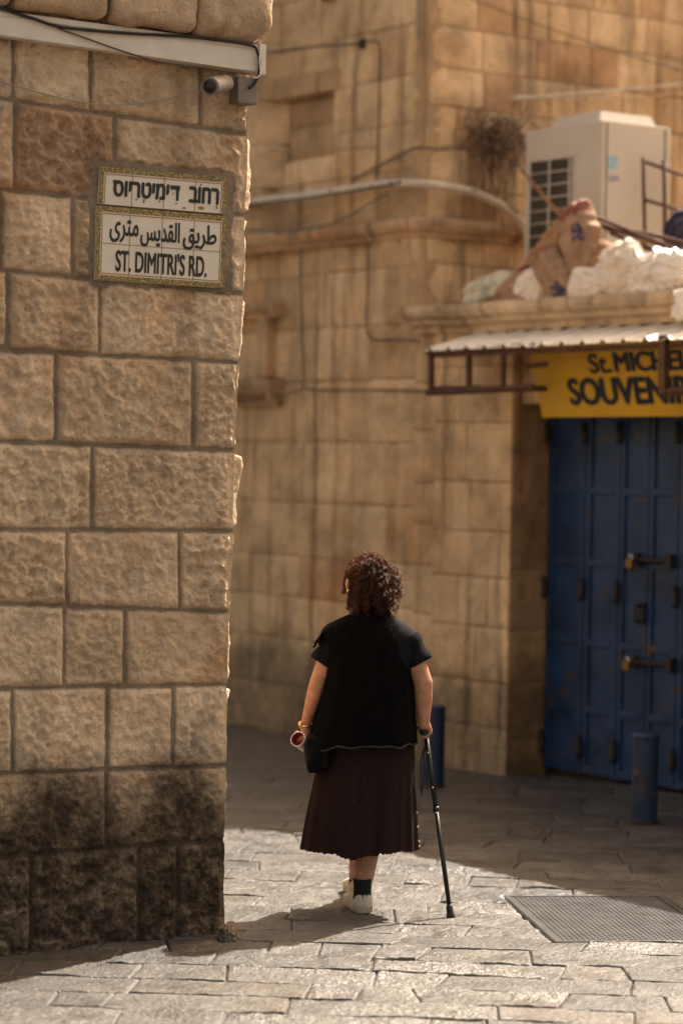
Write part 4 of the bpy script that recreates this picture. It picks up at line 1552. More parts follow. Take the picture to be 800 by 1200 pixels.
def roof_junk():
    # leaning timber stick
    a = Acc()
    a.tube([fp(611, 199, -0.22), fp(640, 234, -0.18), fp(664, 262, -0.12)], 0.013, 8)
    tag(a.build('wooden_stick', M_wood), 'thin wooden stick leaning against the air conditioner grille', 'stick')
    # rusty ladder-like frame
    f = Acc()
    vv = -0.50
    u_x = fac(753, 190, vv)[0]
    def P(px, py):
        return hit(px, py, fpos(ac_u1 + 0.10, 0, 0), N1)
    for (p, q) in (((753, 184), (755, 285)), ((777, 188), (780, 292)), ((753, 189), (830, 216)), ((754, 234), (832, 256)), ((826, 200), (829, 300)),):
        f.tube([P(*p), P(*q)], 0.013, 8)
    tag(f.build('metal_frame', M_rust), 'rusty ladder like metal frame standing beside the air conditioner', 'metal frame')
    rnd = random.Random(17)
    labs = ['longest rusty bar lying on top of the heap right of the cement sack', 'rusty bar lying second from top behind the white sack', 'dark rusty bar lying lowest behind the plastic bags',
            'short rusty flat bar crossing the heap beside the metal frame', 'thin brown bar sloping behind the crumpled white sack']
    for i, (p, q, r) in enumerate((((700, 255), (800, 296), 0.014), ((704, 263), (812, 300), 0.017), ((716, 272), (806, 312), 0.020), ((742, 270), (815, 288), 0.014), ((698, 262), (756, 292), 0.010))):
        b = Acc()
        b.tube([fp(p[0], p[1], -0.16 - 0.03 * i), fp(q[0], q[1], -0.02 - 0.03 * i)], r, 8)
        tag(b.build('rusty_bar', M_rust), labs[i], 'metal bar', 'rusty bars heaped on the roof')
    sack('cloth_bundle', 805, 268, 44, 48, -0.42, 0.12, M_denim, 'dark blue cloth bundle at the right edge behind the metal frame', 12.0, 0.2, None, wr=0.2, cat='bundle', sharp=3)
roof_junk()

def nest():
    """tangle of dead wires and twigs on the corner"""
    rnd = random.Random(9)
    a = Acc()
    c = dw(580, 168, 0.10)
    for i in range(190):
        p = c + Vector((rnd.gauss(0, 0.105), rnd.gauss(0, 0.045), rnd.gauss(0, 0.06) + 0.03))
        pts = [p]
        d = Vector((rnd.gauss(0, 1), rnd.gauss(0, 0.4), rnd.gauss(0, 0.8))).normalized()
        for k in range(6):
            d = (d + Vector((rnd.gauss(0, .45), rnd.gauss(0, .3), rnd.gauss(0, .45) - 0.05))).normalized()
            pts.append(pts[-1] + d * 0.04)
        a.tube(pts, rnd.uniform(0.002, 0.0045), 4)
    for i in range(46):                           # strands hanging down the wall
        p = dw(rnd.uniform(550, 606), rnd.uniform(165, 190), 0.08)
        a.tube(smooth_path([p, p + Vector((rnd.gauss(0, .02), 0, -0.10)), p + Vector((rnd.gauss(0, .04), 0, -rnd.uniform(.15, .62)))], 4), 0.003, 4)
    o = a.build('wire_tangle', M_twig)
    tag(o, 'brown tangle of dry twigs and dead wires on the building corner', 'tangle')
nest()

# ---- pipes and cables on the far building
def bpath(l):
    """(px,py,'f'|'d',v) -> points on the left face or on the upper right wall"""
    return [fp(x, y, v) if w_ == 'f' else dw(x, y, v) for x, y, w_, v in l]
pth = bpath([(180, 252, 'f', .10), (300, 236, 'f', .13), (345, 231, 'f', .13), (400, 223, 'f', .13), (440, 217, 'f', .13), (470, 215, 'f', .14), (492, 215.5, 'd', .14), (530, 220, 'd', .13), (560, 228, 'd', .13), (590, 243, 'd', .12), (612, 264, 'd', .12)]) + [dw(619, 285, .12), dw(621, 330, .12)]
cable('conduit_pipe', pth, 0.031, M_pipe, 'thick pale conduit pipe running across the far wall and bending down at the air conditioner', 'pipe', 8, 12)
cable('cable', bpath([(180, 262, 'f', .12), (295, 240, 'f', .17), (350, 234, 'f', .17), (400, 226, 'f', .17), (440, 219, 'f', .17), (470, 213, 'f', .18)]), 0.007, M_green_cable, 'dark green cable wound along the pale conduit pipe')
cable('cable', bpath([(200, 262, 'f', .16), (290, 269, 'f', .16), (330, 272, 'f', .16), (372, 266, 'f', .16), (402, 257, 'f', .16), (430, 240, 'f', .15), (455, 226, 'f', .15)]), 0.006, M_green_cable, 'green cable dipping below the conduit along the string course')
cable('cable', bpath([(250, 69, 'f', .20), (310, 62, 'f', .18), (360, 56, 'f', .12), (424, 51, 'f', .06)]), 0.0065, M_black_rubber, 'black cable stretched from the near wall to a bracket on the far wall')
cable('cable', bpath([(425, 51, 'f', .06), (443, 50, 'f', .05), (444, 90, 'f', .05), (443, 150, 'f', .05), (440, 214, 'f', .06)]), 0.006, M_brown_cable, 'brown cable dropping straight down the far wall beside the corner', k=4)
cable('cable', bpath([(412, 212, 'f', .06), (440, 196, 'f', .07), (470, 181, 'f', .09), (490, 173, 'd', .09), (520, 175, 'd', .08), (548, 168, 'd', .08), (575, 150, 'd', .10), (592, 137, 'd', .10)]), 0.009, M_twig, 'dark cable climbing round the building corner into the tangle')
cable('cable', bpath([(592, 138, 'd', .12), (606, 152, 'd', .12), (611, 175, 'd', .13), (601, 200, 'd', .14), (594, 222, 'd', .15), (598, 240, 'd', .15), (608, 250, 'd', .15)]), 0.009, M_grey_cable, 'thick grey cable looping down from the tangle left of the air conditioner')
cable('cable', bpath([(594, 136, 'd', .12), (612, 160, 'd', .14), (620, 195, 'd', .16), (628, 225, 'd', .17), (622, 247, 'd', .17), (611, 252, 'd', .16)]), 0.006, M_grey_cable, 'thin grey cable loop beside the air conditioner grille')
cable('cable', bpath([(353, 286, 'f', .05), (352, 330, 'f', .05), (354, 390, 'f', .05), (356, 440, 'f', .05), (358, 455, 'f', .05), (400, 457, 'f', .06), (440, 457, 'f', .06), (490, 458, 'f', .07), (502, 457, 'f', .10)]), 0.0075, M_brown_cable, 'dark cable falling down the far wall then running to the awning frame', k=4)
cable('cable', bpath([(200, 478, 'f', .03), (300, 468, 'f', .04), (335, 462, 'f', .04), (357, 455, 'f', .055)]), 0.006, M_brown_cable, 'dark cable running low beneath the carved window sill')
cable('cable', bpath([(430, 284, 'f', .05), (431, 330, 'f', .05), (429, 375, 'f', .05), (431, 392, 'f', .05), (440, 398, 'f', .05), (470, 398, 'f', .07), (492, 400, 'f', .08)]), 0.0065, M_brown_cable, 'thin brown cable hooked from the string course to the awning', k=4)
cable('cable', bpath([(280, 175, 'f', .10), (350, 176, 'f', .05), (440, 172, 'f', .05)]), 0.004, M_grey_cable, 'faint thin wire crossing the blind window')
cable('cable', bpath([(280, 250, 'f', .15), (340, 256, 'f', .10), (420, 250, 'f', .10), (470, 226, 'f', .14)]), 0.004, M_grey_cable, 'faint thin wire sagging between conduit and string course')
cable('cable', [dw(596, 116, .08), dw(660, 111, .14), dw(740, 104, .16), dw(860, 94, .10)], 0.012, M_pipe, 'pale thick cable stretched above the air conditioner')
cable('cable', [dw(600, 112, .06), dw(680, 116, .10), dw(760, 112, .10), dw(860, 106, .08)], 0.006, M_pipe, 'second thinner pale cable just above the air conditioner top')
cable('cable', [dw(540, -6, .05), dw(640, 32, .05), dw(740, 66, .05), dw(860, 100, .05)], 0.004, M_brown_cable, 'thin brown wire sloping down across the upper right wall')

def wall_box():
    a = Acc()
    c = fp(424, 51, 0.045)
    a.box(c - N1 * 0.03 - Z * 0.035 - NF * 0.045, N1 * 0.06, NF * 0.055, Z * 0.07, None, 0.006)
    tag(a.build('cable_bracket', M_iron), 'small dark cable bracket high on the far wall', 'bracket')
wall_box()

# ------------------------------------------------------------------ bollards
def bollard(px_l, px_r, y_top, y_bot, depth_y, label):
    cx = (px_l + px_r) / 2
    b = at(cx, y_bot, depth_y)
    z = gz(b.x, b.y)
    b.z = z
    r = (px_r - px_l) / 2 / F_PX * depth_y
    h = at(cx, y_top, depth_y).z - z
    t = thing('bollard', b, label, 'bollard', 'navy steel bollards')
    a = Acc()
    P = [b + Z * q for q in (-0.05, 0.0, h * 0.5, h - 0.03, h - 0.006, h)]
    a.tube(P, [r, r, r, r, r * 0.99, r * 0.95], 32)
    a.build('post', M_navy2, t)
    c = Acc()
    c.tube([b + Z * (h - 0.028), b + Z * (h - 0.024), b + Z * (h - 0.012), b + Z * (h - 0.008)], [r * 1.0, r * 1.045, r * 1.045, r], 32, cap=False)
    c.build('rim', M_navy2, t)
    k = Acc()
    k.tube([b + Z * 0.002, b + Z * 0.012, b + Z * 0.016], [r * 1.10, r * 1.09, r * 1.0], 28)
    k.build('base_ring', M_iron, t)
p = gnd(754, 964)
bollard(738.5, 769.5, 859, 964, p.y, 'rust scarred navy bollard standing before the shop doors')
p = gnd(507, 921)
bollard(494, 520, 827, 921, p.y, 'smooth navy bollard behind the walking stick')

# ------------------------------------------------------------------ metal cover in the paving
def cover():
    t = thing('access_cover', cov_o + cov_u * cov_w / 2 + cov_v * cov_len / 2, 'rectangular studded steel access cover set in the sunlit paving', 'access cover')
    def cp(a_, b_, z):
        return cov_o + cov_u * a_ + cov_v * b_ + Z * z
    f = Acc()
    fw = 0.022
    for (a0, a1, b0, b1) in ((-fw, cov_w + fw, -fw, 0), (-fw, cov_w + fw, cov_len, cov_len + fw), (-fw, 0, 0, cov_len), (cov_w, cov_w + fw, 0, cov_len)):
        f.box(cp(a0, b0, -0.03), cov_u * (a1 - a0), cov_v * (b1 - b0), Z * 0.034, None, 0.002)
    f.build('rim', M_steel, t)
    p_ = Acc()
    p_.box(cp(0.004, 0.004, -0.03), cov_u * (cov_w - 0.008), cov_v * (cov_len - 0.008), Z * 0.030, None, 0.001)
    nx, ny = 30, 46
    for i in range(nx):
        for j in range(ny):
            a_, b_ = (i + 0.5) / nx * (cov_w - .02) + .01, (j + 0.5) / ny * (cov_len - .02) + .01
            sx, sy = (0.008, 0.0045) if (i + j) % 2 else (0.0045, 0.008)
            V = [cp(a_ - sx, b_ - sy, -0.0005), cp(a_ + sx, b_ - sy, -0.0005), cp(a_ + sx, b_ + sy, -0.0005), cp(a_ - sx, b_ + sy, -0.0005)]
            T = [cp(a_ - sx * .6, b_ - sy * .6, 0.003), cp(a_ + sx * .6, b_ - sy * .6, 0.003), cp(a_ + sx * .6, b_ + sy * .6, 0.003), cp(a_ - sx * .6, b_ + sy * .6, 0.003)]
            p_.add(V + T, [(4, 5, 6, 7), (0, 1, 5, 4), (1, 2, 6, 5), (2, 3, 7, 6), (3, 0, 4, 7)], None, False)
    p_.build('studded_plate', M_steel, t)
cover()

# ------------------------------------------------------------------ the woman
PY = 11.45
def B(px, py, dy=0.0):
    return at(px, py, PY + dy)

def remesh(acc, voxel, smooth_it=4):
    me = bpy.data.meshes.new('tmp')
    me.from_pydata(acc.v, [], acc.f)
    o = bpy.data.objects.new('tmp', me)
    C.objects.link(o)
    md = o.modifiers.new('r', 'REMESH')
    md.mode = 'VOXEL'
    md.voxel_size = voxel
    md.use_smooth_shade = True
    s = o.modifiers.new('s', 'SMOOTH')
    s.factor, s.iterations = 0.5, smooth_it
    dg = bpy.context.evaluated_depsgraph_get()
    dg.update()
    r = bpy.data.meshes.new_from_object(o.evaluated_get(dg))
    bpy.data.objects.remove(o)
    out = Acc()
    out.add([v.co.copy() for v in r.vertices], [tuple(p.vertices) for p in r.polygons])
    bpy.data.meshes.remove(r)
    return out

def ring_loft(rings, n, fn=None):
    """rings: (centre, rx, ry, tilt) stacked; returns points"""
    P = []
    for k, (c, rx, ry) in enumerate(rings):
        for i in range(n):
            g = 2 * math.pi * i / n
            p = Vector((c.x + rx * math.cos(g), c.y + ry * math.sin(g), c.z))
            if fn:
                p = fn(p, g, k)
            P.append(p)
    return P

foot_r = gnd(425, 1072)
person = thing('person', (foot_r.x, foot_r.y, 0), 'woman with curly brown hair, black vest and long skirt walking away with a stick', 'person')
CANE_H = B(497, 858, -0.02)                         # rear end of the handle
def body():
    a = Acc()
    cap = a.capsule
    hips = B(430, 872)
    cap(B(415, 880, 0.0), B(446, 880, 0.0), 0.125, 0.125)
    cap(hips, B(432, 790), 0.15, 0.135)
    cap(B(412, 775), B(455, 775), 0.115, 0.115)
    cap(B(410, 757), B(460, 758), 0.062, 0.062)
    cap(B(436, 742, 0.02), B(437, 700, 0.045), 0.062, 0.054)
    # head: skull, jaw, nose, ears
    hc = B(437, 681, 0.05)
    a.ell(hc, 0.076, 0.096, 0.104)
    a.ell(hc + Vector((0, 0.045, -0.055)), 0.055, 0.060, 0.060)
    cap(hc + Vector((0, 0.098, -0.012)), hc + Vector((0, 0.118, -0.038)), 0.010, 0.016)
    cap(hc + Vector((-0.028, 0.080, 0.006)), hc + Vector((-0.034, 0.080, 0.006)), 0.015, 0.015)
    cap(hc + Vector((0.028, 0.080, 0.006)), hc + Vector((0.034, 0.080, 0.006)), 0.015, 0.015)
    cap(hc + Vector((-0.018, 0.098, -0.070)), hc + Vector((0.018, 0.098, -0.070)), 0.009, 0.009)
    for s in (-1, 1):
        a.ell(hc + Vector((s * 0.081, 0.005, -0.012)), 0.012, 0.020, 0.032)
    # arms
    sl, el_, wl_ = B(393, 754, 0.0), B(373.5, 797, -0.02), B(358.5, 848, 0.02)
    cap(sl, sl.lerp(el_, 0.5), 0.052, 0.047); cap(sl.lerp(el_, 0.5), el_, 0.047, 0.038)
    cap(el_, el_.lerp(wl_, 0.35), 0.039, 0.037); cap(el_.lerp(wl_, 0.35), wl_, 0.037, 0.0235)
    sr, er, wr = B(478, 757, 0.0), B(495.5, 800, -0.02), B(496, 848, -0.01)
    cap(sr, sr.lerp(er, 0.5), 0.054, 0.050); cap(sr.lerp(er, 0.5), er, 0.050, 0.043)
    cap(er, er.lerp(wr, 0.35), 0.044, 0.042); cap(er.lerp(wr, 0.35), wr, 0.042, 0.027)
    # right hand closed over the handle (handle runs front to back)
    h0 = CANE_H + Vector((0, 0.055, 0.004))
    palm = wr.lerp(h0, 0.75) + Vector((0.004, 0, 0.006))
    cap(wr, palm, 0.026, 0.030)
    cap(h0 + Vector((0.006, -0.035, 0.022)), h0 + Vector((0.006, 0.035, 0.022)), 0.017, 0.018)
    for i, L_ in enumerate((0.020, 0.024, 0.025, 0.022)):
        y = -0.038 + 0.025 * i
        k0 = h0 + Vector((0.020, y, 0.024)); k1 = h0 + Vector((0.029, y, -0.004)); k2 = h0 + Vector((0.012, y, -0.028)); k3 = h0 + Vector((-0.010, y, -0.024))
        cap(k0, k1, 0.0105, 0.0100, 10); cap(k1, k2, 0.0098, 0.0092, 10); cap(k2, k3, 0.0090, 0.0080, 10)
    t0, t1, t2 = h0 + Vector((-0.012, -0.020, 0.024)), h0 + Vector((-0.027, 0.012, 0.010)), h0 + Vector((-0.023, 0.040, -0.010))
    cap(t0, t1, 0.013, 0.011, 10); cap(t1, t2, 0.0105, 0.0085, 10)
    # left hand holding a paper tube that points outwards
    g0 = B(358, 864, 0.03)
    cap(wl_, g0, 0.0235, 0.026)
    cap(g0 + Vector((-0.004, -0.02, 0.0)), g0 + Vector((0.0, 0.03, -0.01)), 0.022, 0.020)
    for i in range(4):
        o = Vector((-0.022 + 0.002 * i, 0.032 - 0.0, -0.010 - 0.0)) 
        q = g0 + Vector((0.012 - 0.017 * i, 0.030, -0.016 + 0.011 * i))
        k1 = q + Vector((-0.004, 0.028, -0.004)); k2 = k1 + Vector((-0.010, -0.006, -0.024)); k3 = k2 + Vector((-0.004, -0.024, -0.008))
        cap(q, k1, 0.0095, 0.0092, 10); cap(k1, k2, 0.009, 0.0085, 10); cap(k2, k3, 0.0083, 0.0075, 10)
    cap(g0 + Vector((-0.004, -0.014, 0.008)), g0 + Vector((-0.026, -0.024, -0.006)), 0.012, 0.010, 10)
    cap(g0 + Vector((-0.026, -0.024, -0.006)), g0 + Vector((-0.040, -0.018, -0.020)), 0.010, 0.008, 10)
    # legs: right one behind and nearest, left one already ahead
    hr, kr, ar = B(446, 890, 0.0), B(433, 965, 0.06), B(424.5, 1046, -0.02)
    cap(hr, kr, 0.088, 0.058); cap(kr, kr.lerp(ar, 0.35), 0.055, 0.060); cap(kr.lerp(ar, 0.35), ar, 0.060, 0.036)
    hl, kl, al = B(416, 890, 0.0), B(424, 962, 0.22), B(419, 1033, 0.36)
    cap(hl, kl, 0.088, 0.058); cap(kl, kl.lerp(al, 0.35), 0.055, 0.058); cap(kl.lerp(al, 0.35), al, 0.058, 0.036)
    for an, yaw in ((ar, R(14)), (al, R(8))):
        toe = an + Vector((-math.sin(yaw) * 0.15, math.cos(yaw) * 0.15, 0))
        toe.z = 0.035
        cap(Vector((an.x, an.y, 0.05)), toe, 0.036, 0.028)
        cap(an, Vector((an.x, an.y, 0.05)), 0.036, 0.036)
    o = remesh(a, 0.0055, 3)
    ob = o.build('body', M_skin, person)
    # eyes on the hidden side of the head
    for s in (-1, 1):
        e = Acc()
        e.ell(hc + Vector((s * 0.031, 0.090, 0.006)), 0.009, 0.007, 0.008, n=10)
        e.build('eye', M_paper, person)
    return hc, sl, el_, wl_, sr, er, wr, ar, al, g0
hc, sl, el_, wl_, sr, er, wr, ar, al, g0 = body()

def sleeves():
    # the body of the shirt under the vest, up over the shoulders
    t_ = Acc()
    tp = [(800, 384, 481, 0.140), (775, 381, 486, 0.135), (762, 377, 490, 0.128), (752, 376, 491.5, 0.12), (744, 378, 490, 0.11), (737, 384, 484, 0.095), (730, 395, 474, 0.08), (722, 414, 460, 0.064), (714, 420, 454, 0.058)]
    n = 48
    P = []
    for (y, xl, xr, dp) in tp:
        L_, R_ = B(xl, y), B(xr, y)
        c = (L_ + R_) / 2
        rx = (R_ - L_).length / 2
        for i in range(n):
            g = 2 * math.pi * i / n
            sq = lambda q: math.copysign(abs(q) ** 0.75, q)
            P.append(Vector((c.x + rx * sq(math.cos(g)), c.y + 0.015 + dp * sq(math.sin(g)), c.z)))
    t_.grid(P, n, len(tp), None, True, wrap=True)
    t_.build('shirt', M_tee, person)
    for (p, q, r0_, r1_, nm) in ((B(398, 752), B(376.5, 778, -0.01), 0.074, 0.055, 'l'), (B(474, 752), B(491.5, 778, -0.012), 0.076, 0.060, 'r')):
        a = Acc()
        d = (q - p)
        P, rr = [], []
        for k in range(13):
            t = k / 12
            P.append(p + d * t + Vector((0, 0, 0.006 * math.sin(t * 3))))
            rr.append(lerp(r0_, r1_, t) + 0.004 * math.sin(t * 9) + 0.003 * nz(t * 5, r0_ * 90))
        P.append(P[-1] + d.normalized() * -0.004); rr.append(r1_ - 0.005)
        a.tube(P, rr, 28, cap=False)
        a.build('shirt_sleeve', M_tee, person)
sleeves()

def vest():
    a = Acc()
    # (y in picture, left x, right x, half depth)
    prof = [(871, 363, 487, 0.205), (866, 362.5, 487.5, 0.205), (850, 366, 487, 0.195), (830, 371, 486, 0.185), (810, 375.5, 485.5, 0.175), (790, 379.5, 484, 0.165), (775, 381, 482.5, 0.155),
            (760, 380, 481, 0.145), (748, 377, 480, 0.135), (740, 377, 478, 0.12), (733, 383, 473, 0.112), (727, 396, 466, 0.098), (721, 409, 460, 0.085), (714, 416, 456, 0.076)]
    n = 96
    P = []
    for k, (y, xl, xr, dp) in enumerate(prof):
        L_, R_ = B(xl, y), B(xr, y)
        c = (L_ + R_) / 2
        rx = (R_ - L_).length / 2
        for i in range(n):
            g = 2 * math.pi * i / n
            cs, sn = math.cos(g), math.sin(g)
            sq = lambda q: math.copysign(abs(q) ** 0.82, q)
            fold = 1 + (0.05 * nz(cs * 3.2, sn * 3.2, k * 0.10) + 0.03 * nz(cs * 7, sn * 7, k * 0.15)) * (1 - 0.8 * k / len(prof)) + 0.012 * nz(cs * 2, sn * 2, k * 0.35)
            P.append(Vector((c.x + rx * sq(cs) * fold, c.y + 0.015 + dp * sq(sn) * fold, c.z + 0.006 * nz(g * 2, k * .4) - (0.035 * sm(0.2, 0.95, -cs) + 0.012 * nz(cs * 3, sn * 3, 4)) * max(0, 1 - k / 4))))
    a.grid(P, n, len(prof), None, True, wrap=True)
    m_ = len(prof)
    # hem turned in
    Q = []
    for i in range(n):
        Q.append(P[i])
    for i in range(n):
        p = P[i]
        Q.append(Vector((p.x * 0.97 + 0.03 * B(425, 871).x, p.y * 0.97 + 0.03 * (PY), p.z + 0.015)))
    a.grid(Q, n, 2, None, True, wrap=True, flip=True)
    v = a.build('vest', M_vest, person)
    hb = Acc()
    hb.tube([P[i] + Vector((0, 0, 0.004)) for i in list(range(n)) + [0]], 0.006, 6, cap=False)
    hb.build('hem_band', M_bag2, v)
    # ruffled cap at the left shoulder
    r = Acc()
    P = []
    nu, nv = 26, 5
    for j in range(nv):
        for i in range(nu):
            t = i / (nu - 1)
            g = R(-80) + R(175) * t
            bx = B(381 + 3 * math.sin(g), 742)
            off = 0.010 + 0.028 * j / (nv - 1)
            wob = 0.006 * math.sin(t * 30) * j / (nv - 1)
            p = Vector((bx.x - off - wob, PY + 0.01 + 0.085 * math.sin(g), B(381, 742).z + 0.025 * math.cos(g * 1.1) - 0.013 * j - 0.015 + wob))
            P.append(p)
    r.grid(P, nu, nv, None, True)
    r.build('ruffle', M_vest, person)
    # plush nap so the outline is not a clean line
    rnd = random.Random(77)
    f = Acc()
    rows = [(y, xl, xr, dp) for (y, xl, xr, dp) in prof]
    for i in range(5200):
        k = rnd.uniform(0, len(prof) - 2)
        k0 = int(k); t = k - k0
        y, xl, xr, dp = (lerp(rows[k0][q], rows[k0 + 1][q], t) for q in range(4))
        L_, R_ = B(xl, y), B(xr, y)
        c = (L_ + R_) / 2
        rx = (R_ - L_).length / 2
        g = rnd.uniform(0, 2 * math.pi)
        sq = lambda q: math.copysign(abs(q) ** 0.82, q)
        p = Vector((c.x + rx * sq(math.cos(g)), c.y + 0.015 + dp * sq(math.sin(g)), c.z))
        nn = Vector((math.cos(g), math.sin(g) * 0.8, rnd.uniform(-0.7, 0.2))).normalized()
        ln = rnd.uniform(0.005, 0.012)
        s = nn.orthogonal().normalized() * 0.0012
        f.add([p - s - nn * .002, p + s - nn * .002, p + nn * ln + Vector((rnd.gauss(0, .002), 0, -0.002))], [(0, 1, 2)], None, False)
    o = f.build('nap', M_vest, v)
vest()

def skirt():
    a = Acc()
    prof = [(856, 383, 485, 0.165), (870, 379, 485, 0.172), (887, 374, 485, 0.18), (906, 370, 485.5, 0.188), (925, 366, 486, 0.196), (944, 362, 487, 0.204), (963, 358.5, 487.5, 0.21), (977, 356, 488, 0.215), (988, 354.5, 488.5, 0.218), (995, 353.5, 489, 0.22)]
    n = 260
    P = []
    K = len(prof) - 1
    for k, (y, xl, xr, dp) in enumerate(prof):
        t = k / K
        L_, R_ = B(xl, y), B(xr, y)
        c = (L_ + R_) / 2
        rx = (R_ - L_).length / 2
        for i in range(n):
            g = 2 * math.pi * i / n
            cs, sn = math.cos(g), math.sin(g)
            pl = math.sin(g * 13 + 4.0 * nz(cs * 1.6, sn * 1.6, 1)) * 0.65 + 0.35 * math.sin(g * 29 + 5 * nz(cs * 2, sn * 2, 4))
            pl = 1.5 * nz(cs * 3.6, sn * 3.6, 0.25 * t) + 0.9 * nz(cs * 8.5, sn * 8.5, 0.4 * t + 3)
            fold = 1 + (0.010 + 0.095 * t) * pl * (0.6 + 0.5 * nz(cs * 2, sn * 2, 7))
            z = c.z
            dip = 0.0
            # hem hangs unevenly: lowest above the trailing leg, lifted to the right
            if k >= K - 4:
                w_ = (k - (K - 4)) / 4
                dip = w_ * (0.020 * math.exp(-((cs + 0.12) / 0.3) ** 2) * (sn < 0) - 0.010 * (cs > 0.35) * (sn < 0.2) - 0.014 * nz(g * 2.6, 2.2) - 0.006 * nz(g * 9, 2.2))
                dip -= 0.0
            if sn > 0:
                dip -= 0
            zz = z - dip + (0.0 if k < K else 0.003 * math.sin(g * 70 + 3 * nz(g * 6, 0)))
            P.append(Vector((c.x + rx * cs * fold, c.y + 0.015 + dp * sn * fold, zz)))
    a.grid(P, n, len(prof), None, True, wrap=True, flip=True)
    s = a.build('skirt', M_skirt, person)
    b = Acc()
    for k in range(19):
        y = lerp(890, 992, k / 18)
        x = lerp(482.5, 490.2, (k / 18) ** 1.2) + 0.8 * math.sin(k * 1.9)
        b.ell(B(x, y, -0.02), 0.0048, 0.0048, 0.0062, n=8)
    b.build('beaded_trim', M_bead, s)
    d = Acc()                                           # openwork dots down the pleats
    rnd = random.Random(3)
    for col, (x0, x1) in enumerate(((399, 384), (419, 410), (425, 436), (447, 452))):
        for k in range(18):
            t = k / 17
            if rnd.random() < 0.45:
                continue
            y = lerp(888, 985, t)
            x = lerp(x0, x1, t) + rnd.gauss(0, 0.4)
            yl = [q for q in prof]
            # depth of the back surface there
            pr = None
            for (ya, la, ra, da), (yb, lb, rb, db) in zip(prof[:-1], prof[1:]):
                if ya <= y <= yb:
                    q = (y - ya) / (yb - ya)
                    pr = (lerp(la, lb, q), lerp(ra, rb, q), lerp(da, db, q))
            cs = (x - (pr[0] + pr[1]) / 2) / ((pr[1] - pr[0]) / 2)
            dy = 0.015 - pr[2] * math.sqrt(max(0, 1 - cs * cs)) * 1.03
            q_ = rnd.uniform(0.6, 1.1)
            d.ell(B(x, y, dy), 0.0026 * q_, 0.002, 0.003 * q_, n=6)
    dm = plain('dull_thread', (0.05, 0.030, 0.027), 0.7, bump=0)
    d.build('openwork', dm, s)
skirt()

